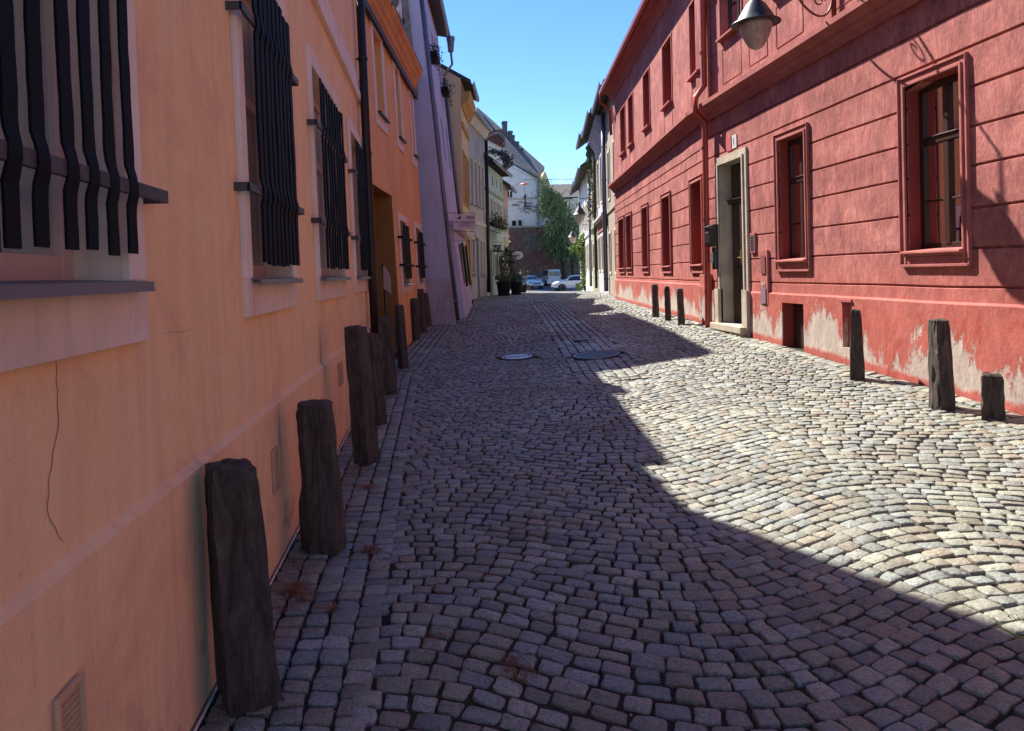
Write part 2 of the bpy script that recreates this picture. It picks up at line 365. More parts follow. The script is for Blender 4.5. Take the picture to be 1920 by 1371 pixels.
# ------------------------------------------------------------------ mesh building
class MB:
    def __init__(s): s.v = []; s.f = []
    def add(s, pts, faces):
        k = len(s.v); s.v += [Vector(p) for p in pts]; s.f += [tuple(i + k for i in f) for f in faces]; return s
    def hexa(s, p):
        return s.add(p, [(0, 3, 2, 1), (4, 5, 6, 7), (0, 1, 5, 4), (1, 2, 6, 5), (2, 3, 7, 6), (3, 0, 4, 7)])
    def box(s, fr, u0, u1, n0, n1, z0, z1):
        return s.hexa([fr.w(u0, n0, z0), fr.w(u1, n0, z0), fr.w(u1, n1, z0), fr.w(u0, n1, z0),
                       fr.w(u0, n0, z1), fr.w(u1, n0, z1), fr.w(u1, n1, z1), fr.w(u0, n1, z1)])
    def wbox(s, x0, x1, y0, y1, z0, z1):
        return s.hexa([(x0, y0, z0), (x1, y0, z0), (x1, y1, z0), (x0, y1, z0), (x0, y0, z1), (x1, y0, z1), (x1, y1, z1), (x0, y1, z1)])
    def extr(s, fr, poly, u0, u1, du=None):
        """poly of (n,z) carried along the facade"""
        k = len(poly); st = max(1, int((u1 - u0) / du)) if du else 1
        pts = []
        for i in range(st + 1):
            u = u0 + (u1 - u0) * i / st
            wob = .004 * noise.noise(Vector((u * 1.3, 3.3, 0))) * (1 if du else 0)
            pts += [fr.w(u, n + wob, z + wob * 1.5) for n, z in poly]
        fs = [tuple(range(k)), tuple(st * k + i for i in reversed(range(k)))]
        for i in range(st):
            for j in range(k):
                a = i * k + j; b = i * k + (j + 1) % k
                fs.append((a, b, b + k, a + k))
        return s.add(pts, fs)
    def prism(s, pts, vec):
        k = len(pts); vec = Vector(vec); q = [Vector(p) for p in pts] + [Vector(p) + vec for p in pts]
        return s.add(q, [tuple(range(k)), tuple(reversed(range(k, 2 * k)))] + [(i, (i + 1) % k, (i + 1) % k + k, i + k) for i in range(k)])
    def tube(s, pts, r, seg=8, r1=None):
        pts = [Vector(p) for p in pts]; m = len(pts); out = []; up = Vector((.13, .21, .97))
        for i, p in enumerate(pts):
            d = (pts[min(i + 1, m - 1)] - pts[max(i - 1, 0)]).normalized()
            a = d.cross(up);
            if a.length < .05: a = d.cross(Vector((1, 0, 0)))
            a.normalize(); b = d.cross(a)
            rr = r if r1 is None else r + (r1 - r) * i / (m - 1)
            for j in range(seg):
                t = 2 * math.pi * j / seg; out.append(p + (a * math.cos(t) + b * math.sin(t)) * rr)
        fs = [(i * seg + j, i * seg + (j + 1) % seg, (i + 1) * seg + (j + 1) % seg, (i + 1) * seg + j) for i in range(m - 1) for j in range(seg)]
        fs += [tuple(reversed(range(seg))), tuple((m - 1) * seg + j for j in range(seg))]
        return s.add(out, fs)
    def lathe(s, c, prof, seg=24, axis='z'):
        c = Vector(c); out = []
        for r, z in prof:
            for j in range(seg):
                t = 2 * math.pi * j / seg
                p = (r * math.cos(t), r * math.sin(t), z) if axis == 'z' else ((r * math.cos(t), z, r * math.sin(t)) if axis == 'y' else (z, r * math.cos(t), r * math.sin(t)))
                out.append(c + Vector(p))
        m = len(prof)
        fs = [(i * seg + j, i * seg + (j + 1) % seg, (i + 1) * seg + (j + 1) % seg, (i + 1) * seg + j) for i in range(m - 1) for j in range(seg)]
        fs += [tuple(reversed(range(seg))), tuple((m - 1) * seg + j for j in range(seg))]
        return s.add(out, fs)
    def leaf(s, p, size, d=None, asp=.5):
        p = Vector(p)
        a = d if d is not None else Vector((random.gauss(0, 1), random.gauss(0, 1), random.gauss(0, 1)))
        a = a.normalized() * size
        b = a.cross(Vector((random.gauss(0, 1), random.gauss(0, 1), random.gauss(0, 1)))).normalized() * size * asp
        return s.add([p - a * .5, p + b * .5, p + a * .5, p - b * .5], [(0, 1, 2, 3)])
    def build(s, name, m, parent=None, origin=None, smooth=False, bevel=0, recalc=True):
        o0 = Vector(origin) if origin is not None else (ROOTLOC.get(parent.name, Vector()) if parent else Vector())
        me = bpy.data.meshes.new(name)
        me.from_pydata([tuple(v - o0) for v in s.v], [], s.f); me.update()
        if recalc and len(s.f) < 60000:
            import bmesh
            b = bmesh.new(); b.from_mesh(me); bmesh.ops.recalc_face_normals(b, faces=b.faces); b.to_mesh(me); b.free()
        me.materials.append(M[m] if isinstance(m, str) else m)
        if smooth:
            for p in me.polygons: p.use_smooth = True
        o = bpy.data.objects.new(name, me); COL.objects.link(o)
        if parent is not None: o.parent = parent
        else: o.location = o0
        ROOTLOC[o.name] = o0
        if bevel:
            bv = o.modifiers.new('bevel', 'BEVEL'); bv.width = bevel; bv.segments = 2; bv.limit_method = 'ANGLE'; bv.angle_limit = R(40)
        return o
ROOTLOC = {}
def tag(o, label=None, cat=None, group=None, kind=None):
    if label: o['label'] = label
    if cat: o['category'] = cat
    if group: o['group'] = group
    if kind: o['kind'] = kind
    return o
def thing(name, label, cat, loc, group=None):
    o = bpy.data.objects.new(name, None); COL.objects.link(o); o.location = loc; o.empty_display_size = .2
    ROOTLOC[o.name] = Vector(loc); return tag(o, label, cat, group)

def text_part(name, body, size, m, parent, origin, ex, ez, shear=0, bold=0, align='CENTER', thick=.002, sx=1.0):
    """letters as a thin mesh; ex = writing direction, ez = up direction, in world space"""
    c = bpy.data.curves.new(name, 'FONT'); c.body = body; c.size = size; c.extrude = thick; c.offset = bold; c.shear = shear
    c.align_x = align; c.align_y = 'CENTER'; c.resolution_u = 3
    t = bpy.data.objects.new(name, c); COL.objects.link(t)
    dg = bpy.context.evaluated_depsgraph_get(); me = bpy.data.meshes.new_from_object(t.evaluated_get(dg))
    bpy.data.objects.remove(t)
    ex = Vector(ex).normalized(); ez = Vector(ez).normalized(); ey = ex.cross(ez)
    o0 = ROOTLOC.get(parent.name, Vector()) if parent else Vector()
    for v in me.vertices:
        v.co = Vector(origin) + ex * v.co.x * sx + ez * v.co.y + ey * v.co.z * -1 - o0
    me.materials.clear(); me.materials.append(M[m]); me.name = name
    o = bpy.data.objects.new(name, me); COL.objects.link(o); o.parent = parent; ROOTLOC[o.name] = o0
    return o

# ------------------------------------------------------------------ facade with openings
def facade(mb, fr, u0, u1, prof, ops, du=.6, wob=.004, zw=.010, depth=.22):
    us = {u0, u1}; zs = {round(z, 4) for z, _ in prof}
    k = max(1, int((u1 - u0) / du))
    for i in range(k + 1): us.add(u0 + (u1 - u0) * i / k)
    for (a, b, c, d) in [o[:4] for o in ops]:
        us = {x for x in us if abs(x - a) > .04 and abs(x - b) > .04} | {a, b}; zs |= {round(c, 4), round(d, 4)}
    us |= {u0, u1}
    us = sorted(us); zs = sorted(zs)
    zz = [z for z, _ in prof]; nn = [n for _, n in prof]
    def nat(z): return float(np.interp(z, zz, nn))
    def P(u, z, dn=0.0):
        q = Vector((u * 1.1, z * 1.7, 1.7)); q2 = Vector((u * .9, z * 2.3, 9.1))
        return fr.w(u, nat(z) + dn + wob * noise.noise(q), z + zw * noise.noise(q2))
    idx = {}; base = len(mb.v)
    for i, u in enumerate(us):
        for j, z in enumerate(zs):
            idx[i, j] = len(mb.v); mb.v.append(P(u, z))
    for i in range(len(us) - 1):
        for j in range(len(zs) - 1):
            cu = (us[i] + us[i + 1]) / 2; cz = (zs[j] + zs[j + 1]) / 2
            if any(o[0] < cu < o[1] and o[2] < cz < o[3] for o in ops): continue
            mb.f.append((idx[i, j], idx[i + 1, j], idx[i + 1, j + 1], idx[i, j + 1]))
    for o in ops:
        a, b, c, d = o[:4]; dp = o[4] if len(o) > 4 else depth
        zl = [z for z in zs if c - 1e-4 <= z <= d + 1e-4]; ul = [u for u in us if a - 1e-4 <= u <= b + 1e-4]
        ring = [(a, z) for z in zl] + [(u, d) for u in ul[1:]] + [(b, z) for z in reversed(zl[:-1])] + [(u, c) for u in reversed(ul[1:-1])]
        m = len(ring); k0 = len(mb.v)
        mb.v += [P(u, z) for u, z in ring] + [fr.w(u, -dp, z) for u, z in ring]
        mb.f += [(k0 + i, k0 + (i + 1) % m, k0 + (i + 1) % m + m, k0 + i + m) for i in range(m)]

def house(name, label, fr, zb, ze, depth, ops, prof, wall_m, roof_m='tiles', pitch=.7, over=.3, u0=0.0, u1=None,
          du=.6, wob=.004, gutter='zinc_dark', ridge=None, cat='house'):
    u1 = fr.L if u1 is None else u1
    o = fr.w(u0, 0, 0); root = thing(name, label, cat, (o.x, o.y, zb))
    mb = MB(); facade(mb, fr, u0, u1, prof, ops, du, wob)
    rz = ze + depth / 2 * pitch
    for u in (u0, u1):
        mb.add([fr.w(u, 0, zb - .4), fr.w(u, 0, ze), fr.w(u, -depth / 2, rz), fr.w(u, -depth, ze), fr.w(u, -depth, zb - .4)], [(0, 1, 2, 3, 4)])
    mb.add([fr.w(u0, -depth, zb - .4), fr.w(u1, -depth, zb - .4), fr.w(u1, -depth, ze), fr.w(u0, -depth, ze)], [(0, 1, 2, 3)])
    mb.add([fr.w(u0, -.4, zb - .3), fr.w(u1, -.4, zb - .3), fr.w(u1, -depth, zb - .3), fr.w(u0, -depth, zb - .3)], [(0, 1, 2, 3)])
    wall = mb.build('wall', wall_m, root, recalc=False)
    th = .14; ov = over
    rb = MB().extr(fr, [(ov, ze - ov * pitch + .02), (-depth / 2, rz + .02), (-depth - ov, ze - ov * pitch + .02),
                        (-depth - ov, ze - ov * pitch + .02 + th), (-depth / 2, rz + .02 + th * 1.2), (ov, ze - ov * pitch + .02 + th)], u0 + .01, u1 - .01)
    roof = rb.build('roof', roof_m, root)
    if gutter:
        gz = ze - ov * pitch + .03
        gb = MB().extr(fr, [(ov + .0, gz + .08), (ov + .01, gz - .01), (ov + .06, gz - .05), (ov + .12, gz - .01), (ov + .135, gz + .08), (ov + .12, gz + .08), (ov + .1, gz), (ov + .06, gz - .03), (ov + .02, gz), (ov + .015, gz + .08)], u0 + .02, u1 - .02)
        gb.build('gutter', gutter, root)
    return root

def surround(fr, parent, a, b, c, d, w_, n, m, bot=None, name='surround', base=0.0, bev=.006):
    """moulded frame round an opening a..b, c..d"""
    mb = MB(); bo = w_ if bot is None else bot
    mb.box(fr, a - w_, a, base, n, c - bo, d + w_); mb.box(fr, b, b + w_, base, n, c - bo, d + w_)
    mb.box(fr, a, b, base, n - .001, d, d + w_)
    if bo > 0: mb.box(fr, a, b, base, n - .002, c - bo, c)
    return mb.build(name, m, parent, bevel=bev)

def casement(fr, parent, a, b, c, d, n, m, transom=None, full=False, mull=True, fw=.06, cross=None, pane='glass', curtain=True, name='window', thick=.05):
    """window mesh with frame bars, pane and curtain children"""
    mb = MB(); t = thick
    mb.box(fr, a, a + fw, n - t, n, c, d); mb.box(fr, b - fw, b, n - t, n, c, d)
    mb.box(fr, a + fw, b - fw, n - t, n - .001, c, c + fw * 1.2); mb.box(fr, a + fw, b - fw, n - t, n - .001, d - fw, d)
    mid = (a + b) / 2
    if transom:
        zt = c + (d - c) * transom
        mb.box(fr, a + fw, b - fw, n - t, n + .015, zt - fw * .6, zt + fw * .6)
        mb.box(fr, a + fw, b - fw, n, n + .03, zt + fw * .3, zt + fw * .5)
    if mull:
        mb.box(fr, mid - fw * .5, mid + fw * .5, n - t, n + .008, c + fw, d - fw)
    for cz in (cross or []):
        z = c + (d - c) * cz; mb.box(fr, a + fw, b - fw, n - t * .7, n - .006, z - .012, z + .012)
    win = mb.build(name, m, parent, bevel=.004 if fw > .04 else 0)
    MB().add([fr.w(a, n - t * .5, c), fr.w(b, n - t * .5, c), fr.w(b, n - t * .5, d), fr.w(a, n - t * .5, d)], [(0, 1, 2, 3)]).build('pane', pane, win)
    if curtain:
        cb = MB(); k = 40; pts = []
        segs = [(a + .02, b - .02)] if full else [(a + .02, a + (b - a) * .30), (a + (b - a) * .68, b - .02)]
        for (s0, s1) in segs:
            base = len(cb.v)
            for i in range(k + 1):
                u = s0 + (s1 - s0) * i / k; nn_ = n - t - .06 + .018 * math.sin(i * 1.35)
                cb.v += [fr.w(u, nn_, c + .02), fr.w(u, nn_, d)]
            cb.f += [(base + 2 * i, base + 2 * i + 2, base + 2 * i + 3, base + 2 * i + 1) for i in range(k)]
        cb.build('curtain', 'curtain', win, recalc=False, smooth=True)
    return win

def dark_back(mb_parent, fr, a, b, c, d, n):
    return MB().add([fr.w(a, n, c), fr.w(b, n, c), fr.w(b, n, d), fr.w(a, n, d)], [(0, 1, 2, 3)]).build('blind', 'dark', mb_parent)

def pipe(fr, parent, u, n, zs, r, m, name='drainpipe', clamps=True, seg=14):
    pts = [fr.w(u, n, z) for z in zs]
    o = MB().tube(pts, r, seg).build(name, m, parent, smooth=True)
    if clamps:
        z = zs[0] + .5
        while z < zs[-1]:
            cb = MB().tube([fr.w(u, n, z - .02), fr.w(u, n, z + .02)], r * 1.15, seg)
            cb.box(fr, u - .008, u + .008, 0.0, n - r * .9, z - .012, z + .012)
            z += 1.35
            cb.build('clamp', m, o)
    return o

# ================================================================== ground
def grid_sheet(name, xs, ys, dz, m, label=None, kind='structure'):
    X, Y = np.meshgrid(xs, ys); Z = G(X, Y) + dz
    v = np.stack([X, Y, Z], -1).reshape(-1, 3); nx = len(xs); ny = len(ys)
    f = [(j * nx + i, j * nx + i + 1, (j + 1) * nx + i + 1, (j + 1) * nx + i) for j in range(ny - 1) for i in range(nx - 1)]
    me = bpy.data.meshes.new(name); me.from_pydata(v.tolist(), [], f); me.materials.append(M[m])
    o = bpy.data.objects.new(name, me); COL.objects.link(o); ROOTLOC[name] = Vector(); return tag(o, label, kind=kind)
ysn = np.concatenate([np.arange(-6, 60, .5), [60, 65, 70, 75, 80, 90, 100, 120, 160, 250, 400, 700]])
grid_sheet('ground', np.concatenate([[-600, -100, -30, -10], np.arange(-2, 22, .5), [30, 60, 150, 600]]), ysn, -.10, 'soil')
grid_sheet('street', np.arange(-1.6, 13.1, .3), np.arange(-3, 50.5, .4), -.016, 'soil')
grid_sheet('asphalt_square', np.arange(-8, 40, 1.0), np.arange(48.6, 102, 1.0), -.004, 'asphalt')

def hash2(a, b): return (math.sin(a * 127.1 + b * 311.7) * 43758.5453) % 1.0
MANH = [(1.32, 12.4, .33), (2.55, 11.9, .42)]
PX0 = lambda y: 2.05 + .085 * (y - 12)
def in_patch(x, y): return 9.6 < y < 26 and PX0(y) < x < PX0(y) + .95
PER, AMP, CEN = 2.9, .27, .85
def bow(s, y):
    c = CEN + .12 * y
    return -AMP * math.cos(2 * math.pi * (s - c) / PER)
def dbow(s, y):
    c = CEN + .12 * y
    return AMP * 2 * math.pi / PER * math.sin(2 * math.pi * (s - c) / PER)
stones = []        # (corner quad, size class)
def quad_ok(cx, cy):
    xl = float(np.interp(cy, LX_Y, LX_X)); xr = float(np.interp(cy, RX_Y, RX_X))
    if cx < xl + .05 or cx > min(xr, 12.0) - .03: return False
    for mx, my, mr in MANH:
        if (cx - mx) ** 2 + (cy - my) ** 2 < (mr + .03) ** 2: return False
    return True
GUT = .62
def rows():
    wd = .118
    y = -.0
    j = 0
    W = lambda cy: .104 if cy < 22 else .118
    Y = .6
    while Y < 49.5:
        wr = W(Y) * (1 + .14 * (hash2(j, 3) - .5))
        # main field, curved courses
        s = -2.0 + hash2(j, 9) * .12
        xr = float(np.interp(Y, RX_Y, RX_X)) + .3
        while s < min(xr, 12.4):
            ln = random.uniform(.092, .142)
            def low(q): return (q, Y + bow(q, Y))
            def up(q):
                m = dbow(q, Y); return (q - .8 * wr * m / (1 + m * m), Y + wr / (1 + m * m) + bow(q, Y))
            a = low(s); b = low(s + ln)
            c = list(up(s + ln)); d = list(up(s))
            # keep the next course's phase: rows stay a constant step apart along Y
            c = (c[0], Y + wr * .97 + bow(c[0], Y)); d = (d[0], Y + wr * .97 + bow(d[0], Y))
            cx = (a[0] + c[0]) / 2; cy = (a[1] + c[1]) / 2
            xl = float(np.interp(cy, LX_Y, LX_X))
            gut = GUT + .035 if cy < 18 else .42
            if cx > xl + gut and cx < float(np.interp(cy, RX_Y, RX_X)) - .26 and not in_patch(cx, cy) and quad_ok(cx, cy) and cy > 1.6 and cy < 48.7:
                stones.append((a, b, c, d))
            s += ln
        Y += wr; j += 1
rows()
def strips(x_of, cols, y0, y1, cw, lo=.12, hi=.17, tilt=0):
    """stones laid in long straight columns that follow the kerb"""
    for k in range(cols):
        y = y0 + random.random() * .1
        while y < y1:
            ln = random.uniform(lo, hi)
            xa = x_of(y) + k * cw; xb = x_of(y + ln) + k * cw
            q = ((xa, y), (xa + cw, y), (xb + cw, y + ln), (xb, y + ln))
            cx = (xa + xb + cw) / 2; cy = y + ln / 2
            if quad_ok(cx, cy): stones.append(q)
            y += ln
strips(lambda y: float(np.interp(y, LX_Y, LX_X)) + .06, 5, 1.6, 18.2, .124, .09, .14)
strips(lambda y: float(np.interp(y, LX_Y, LX_X)) + .05, 3, 18.7, 40.8, .124, .10, .15)
strips(lambda y: float(np.interp(y, RX_Y, RX_X)) - .30, 2, 2, 41, .13, .12, .18)
strips(PX0, 7, 9.6, 26, .1357, .12, .20)

def make_cobbles():
    V = []; F = []; C = []
    pal = [(.225, .225, .235), (.24, .235, .225), (.215, .23, .25), (.18, .19, .205), (.25, .265, .285), (.215, .195, .175), (.24, .205, .185), (.215, .21, .20), (.165, .16, .16), (.28, .275, .26), (.235, .22, .205), (.20, .215, .23), (.26, .26, .25)]
    nv = 0
    for (a, b, c, d) in stones:
        P = np.array([a, b, c, d], float); cen = P.mean(0)
        D = cen[1]
        gap = .0045 + .0045 * random.random() ** 2 if D < 14 else .0105
        # pull the corners in, jitter
        Q = []
        for k in range(4):
            e0 = P[(k + 1) % 4] - P[k]; e1 = P[(k - 1) % 4] - P[k]
            l0 = np.hypot(*e0) + 1e-6; l1 = np.hypot(*e1) + 1e-6
            Q.append(P[k] + e0 / l0 * gap + e1 / l1 * gap + rng.normal(0, .0045, 2))
        Q = np.array(Q); cen = Q.mean(0)
        base = pal[random.randrange(len(pal))]
        n1 = noise.noise(Vector((cen[0] * .8, cen[1] * .5, 2)))
        br = .97 * random.uniform(.80, 1.20) * (1 + .18 * n1)
        warm = .5 + .5 * n1
        col = (base[0] * br * (.97 + .05 * warm), base[1] * br * 1.05, base[2] * br * (.91 - .06 * warm), 1)
        top = random.uniform(-.004, .006); tx = random.gauss(0, .045); ty = random.gauss(0, .045)
        dome = random.uniform(.0015, .005)
        if D < 13:
            ns = 5; cut = random.uniform(.12, .22)
            ring = []
            for k in range(4):
                p = Q[k]; pv = Q[(k - 1) % 4]; nx = Q[(k + 1) % 4]
                ring.append(p + (pv - p) * cut); ring.append(p + ((pv - p) + (nx - p)) * cut * .22); ring.append(p + (nx - p) * cut)
                ring.append(p + (nx - p) * .5 + rng.normal(0, .0028, 2))
            ring = np.array(ring); nr = 16
            levels = [(1.0, -.035), (1.0, -.0075), (.972, -.0012), (.90, dome * .35)]
        elif D < 26:
            cut = .2; ring = []
            for k in range(4):
                p = Q[k]; pv = Q[(k - 1) % 4]; nx = Q[(k + 1) % 4]
                ring.append(p + (pv - p) * cut); ring.append(p + (nx - p) * cut)
            ring = np.array(ring); nr = 8
            levels = [(1.0, -.03), (1.0, -.006), (.87, dome * .4)]
        else:
            ring = Q; nr = 4; levels = [(1.0, -.02), (.93, .002)]
        gx = ring
        for sc, z in levels:
            q = cen + (gx - cen) * sc
            zz = (q[:, 0] - cen[0]) * tx + (q[:, 1] - cen[1]) * ty
            V.append(np.column_stack([q, zz + z + (top if z > -.02 else 0)])); C += [col] * nr
        L = len(levels)
        for l in range(L - 1):
            o = nv + l * nr
            F += [(o + i, o + (i + 1) % nr, o + nr + (i + 1) % nr, o + nr + i) for i in range(nr)]
        o = nv + (L - 1) * nr
        if nr > 4:
            V.append(np.array([[cen[0], cen[1], dome + top]])); C.append(col)
            F += [(o + i, o + (i + 1) % nr, o + nr) for i in range(nr)]
            nv += L * nr + 1
        else:
            F.append(tuple(o + i for i in range(nr))); nv += L * nr
    V = np.concatenate(V)
    # shallow unevenness of the whole street
    V[:, 2] += G(V[:, 0], V[:, 1]) + .010 * np.sin(V[:, 0] * 2.1 + np.sin(V[:, 1] * .9) * 1.4) * np.sin(V[:, 1] * 1.7 + V[:, 0]) - .001
    me = bpy.data.meshes.new('cobblestones'); me.from_pydata(V.tolist(), [], F)
    at = me.attributes.new('tint', 'FLOAT_COLOR', 'POINT'); at.data.foreach_set('color', np.array(C, dtype=np.float32).ravel())
    for p in me.polygons: p.use_smooth = True
    me.materials.append(M['cobble'])
    o = bpy.data.objects.new('cobblestone_road', me); COL.objects.link(o); tag(o, kind='structure')
make_cobbles()

# ================================================================== left side: peach house
L1 = Fr((-.97, -3.0), (-.97, 11.2), -1, .025, .15)
zp = 1.7 - .73
wins1 = []
for (x0, x1, ym, bz, tz) in ((None, 265, 300, 1.70, 3.55), (463, 557, 516, 1.70, 3.52), (592, 645, 400, 1.70, 3.52), (662, 690, 400, 1.70, 3.52)):
    ub = L1.hit(x1, ym, .03)[0] if x1 else 0
    ua = L1.hit(x0, ym, .03)[0] if x0 else ub - 1.34
    wins1.append((ua + .13, ub - .13, bz, tz))
ua = wins1[0][0]
wins1.insert(0, (ua - 2.6, ua - 1.55, 1.70, 3.55))
vx = L1.hit(95, 1290, .04)[0], L1.hit(155, 1290, .04)[0]
vents = [(vx[0] + .03, vx[1] - .01, .45, .675)]
for (x0, x1, y0, y1) in ((513, 524, 842, 918), (636, 642, 680, 722)):
    a = L1.hit(x0, (y0 + y1) / 2, .04)[0]; b = L1.hit(x1, (y0 + y1) / 2, .04)[0]
    vents.append((a, b, L1.hit((x0 + x1) / 2, y1, .04)[1], L1.hit((x0 + x1) / 2, y0, .04)[1]))
prof = [(-.3, .032), (zp - .018, .03), (zp + .010, 0.002), (4.17, 0), (4.19, 0), (4.5, 0), (4.52, 0), (6.5, 0)]
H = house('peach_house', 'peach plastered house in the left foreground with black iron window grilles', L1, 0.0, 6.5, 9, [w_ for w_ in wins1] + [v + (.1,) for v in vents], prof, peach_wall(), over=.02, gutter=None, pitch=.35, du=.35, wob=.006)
# taller part of the house (its roof throws the shadow on the street)
mb = MB(); mb.box(L1, 0, 13.2, -.02, -9, 6.52, 9.3)
mb.build('upper_storey', M['pale_trim'], H)
MB().extr(L1, [(.06, 9.28), (-4.5, 11.6), (-9.1, 9.28), (-9.1, 9.4), (-4.5, 11.75), (.06, 9.4)], -.02, 13.22).build('upper_roof', 'tiles', H)
MB().extr(L1, [(0.001, 4.19), (.05, 4.19), (.055, 4.30), (.03, 4.33), (.03, 4.52), (.001, 4.53)], 0, L1.L, 2).build('cornice_band', 'pale_trim', H)
MB().tube([L1.w(u, .05, g(L1.w(u, 0, .1).x + .03, L1.w(u, 0, .1).y) + .004) for u in np.linspace(4.3, 14.1, 40)], .006, 6).build('footing', 'pale_trim', H)
MB().tube([L1.w(*[L1.hit(x, y, .0)[0], .0015, L1.hit(x, y, .0)[1]]) for x, y in ((103, 672), (105, 690), (104, 712), (107, 735), (106, 760), (109, 782), (108, 805), (102, 832), (98, 850), (96, 876), (90, 900), (91, 925), (87, 950), (90, 968), (96, 980), (103, 990), (108, 1003))], .0010, 5).build('crack', 'crack', H)
for ci, line in enumerate((((300, 628), (322, 622), (341, 624), (356, 617), (372, 620), (388, 606), (392, 601)), ((107, 1002), (113, 1010), (118, 1016)), ((312, 735), (316, 748), (313, 760), (319, 772)), ((403, 690), (402, 712), (408, 726), (405, 745)), ((452, 745), (447, 762), (455, 778)))):
    MB().tube([L1.w(*[L1.hit(x, y, .0)[0], .0012, L1.hit(x, y, .0)[1]]) for x, y in line], .0008, 5).build('crack', 'crack', H)
barz = [(1.99, 2.95), (1.99, 2.95), (2.17, 3.09), (2.17, 2.98), (2.17, 2.98)]
for i, (a, b, c, d) in enumerate(wins1):
    win = casement(L1, H, a, b, c, d, -.15, 'wood_pale', transom=.62, fw=.07, curtain=True, full=True)
    rm = MB(); e = .002; p = [(a + e, c), (a + e, d - e), (b - e, d - e), (b - e, c)]
    for q in range(3):
        (q0, z0), (q1, z1) = p[q], p[q + 1]
        rm.add([L1.w(q0, .0, z0), L1.w(q1, .0, z1), L1.w(q1, -.21, z1), L1.w(q0, -.21, z0)], [(0, 1, 2, 3)])
    rm.build('reveal', 'sand_trim', win, recalc=False)
    surround(L1, win, a, b, c, d, .13, .032, 'pale_trim', bot=0.0)
    mb = MB(); mb.box(L1, a - .13, a, 0, .0315, c - .2, c); mb.box(L1, b, b + .13, 0, .0315, c - .2, c); mb.box(L1, a, b, 0, .029, c - .2, c - .012)
    mb.build('apron', 'sand_trim', win, bevel=.004)
    MB().extr(L1, [(-.14, c + .008), (.085, c - .002), (.088, c - .034), (.078, c - .034), (.076, c - .010), (-.14, c + .001)], a - .05, b + .05).build('sill', 'sill_metal', win)
    gm = MB(); z1b, z2b = barz[i]; nk = 8 if i < 2 else 9
    for zb_ in (z1b, z2b):
        if zb_ > d: continue
        cbm = MB(); cbm.box(L1, a - .21, b + .21, .070, .088, zb_ - .022, zb_ + .022)
        for uu in (a - .21, b + .195): cbm.box(L1, uu, uu + .015, .0, .085, zb_ - .022, zb_ + .022)
        cbm.build('crossbar', 'bar', win, bevel=.003)
    k = nk; step = (b - a - .06) / k
    for q in range(k):
        uc = a + .03 + step * (q + .5) + (random.uniform(-.014, .014) if k == 8 else 0); hw = .030 if k == 8 else .040; z0 = c + .07 + random.uniform(0, .02); z1 = d - .10 + random.uniform(-.02, .02)
        m = 56; pts = []; n0 = len(gm.v); ph = random.random() * 9
        for r in range(m + 1):
            z = z0 + (z1 - z0) * r / m
            dn = max(0, 1.4 - abs(z - z1b) / .045) + max(0, 1.4 - abs(z - z2b) / .045)
            n_ = .074 + .012 * min(dn, 1) + .004 * noise.noise(Vector((uc * 9, z * 3, ph)))
            e = .0045 * noise.noise(Vector((z * 11, ph, 1))) + .006 * noise.noise(Vector((z * 3, ph, 5))); e2 = .0045 * noise.noise(Vector((z * 11, ph, 7))) + .006 * noise.noise(Vector((z * 3, ph, 5)))
            hh = hw * (1 - .12 * min(dn, 1))
            gm.v += [L1.w(uc - hh + e, n_, z), L1.w(uc + hh + e2, n_, z), L1.w(uc + hh + e2, n_ + (.008 if k == 8 else .013), z), L1.w(uc - hh + e, n_ + (.008 if k == 8 else .013), z)]
        for r in range(m):
            o = n0 + r * 4
            gm.f += [(o + j, o + (j + 1) % 4, o + 4 + (j + 1) % 4, o + 4 + j) for j in range(4)]
        gm.f += [(n0, n0 + 3, n0 + 2, n0 + 1), tuple(n0 + m * 4 + j for j in range(4))]
    gm.build('grille', 'iron', win)
for i, (a, b, c, d) in enumerate(vents):
    mb = MB()
    mb.box(L1, a - .012, a, .038, .048, c - .012, d + .012); mb.box(L1, b, b + .012, .038, .048, c - .012, d + .012)
    mb.box(L1, a, b, .038, .0475, d, d + .012); mb.box(L1, a, b, .038, .0475, c - .012, c)
    nx, nz = (9, 13) if i == 0 else (4, 11)
    for k in range(nx + 1):
        u = a + (b - a) * k / nx; mb.box(L1, u - (b - a) * .13 / nx, u + (b - a) * .13 / nx, .024, .036, c, d)
    for k in range(nz + 1):
        z = c + (d - c) * k / nz; mb.box(L1, a, b, .025, .0355, z - (d - c) * .16 / nz, z + (d - c) * .16 / nz)
    vt = mb.build('vent', 'vent', H); dark_back(vt, L1, a, b, c, d, -.05)
pu = L1.hit(697, 516, .09)[0]
pipe(L1, H, pu, .10, [.25, 2, 4, 6.4], .062, 'metal_dark')

# ================================================================== orange house
L2 = Fr((-1.0, 11.22), (-.28, 18.25), -1, .045, 1.7)
def rc(fr, x0, x1, ym, yt, yb, n=0.0):
    a = fr.hit(x0, ym, n)[0]; b = fr.hit(x1, ym, n)[0]
    xm = (x0 + x1) / 2
    return a, b, fr.hit(xm, yb, n)[1], fr.hit(xm, yt, n)[1]
up2 = []
for (x0, x1, ym, ytop, ybot) in ((701, 719, 150, 30, 198), (742, 753, 220, 128, 262), (771, 778, 260, 196, 298)):
    up2.append(rc(L2, x0 + 1, x1 - 2, ym, ytop, ybot))
zt = sum(x[3] for x in up2[1:]) / 2; zb_ = sum(x[2] for x in up2) / 3
up2 = [(a, b, zb_, zt) for a, b, c, d in up2]
lo2 = [rc(L2, 751, 763, 470, 415, 531), rc(L2, 780, 789, 470, 432, 528)]
zt = (lo2[0][3] + lo2[1][3]) / 2; zb2 = (lo2[0][2] + lo2[1][2]) / 2
lo2 = [(a, b, zb2, zt) for a, b, c, d in lo2]
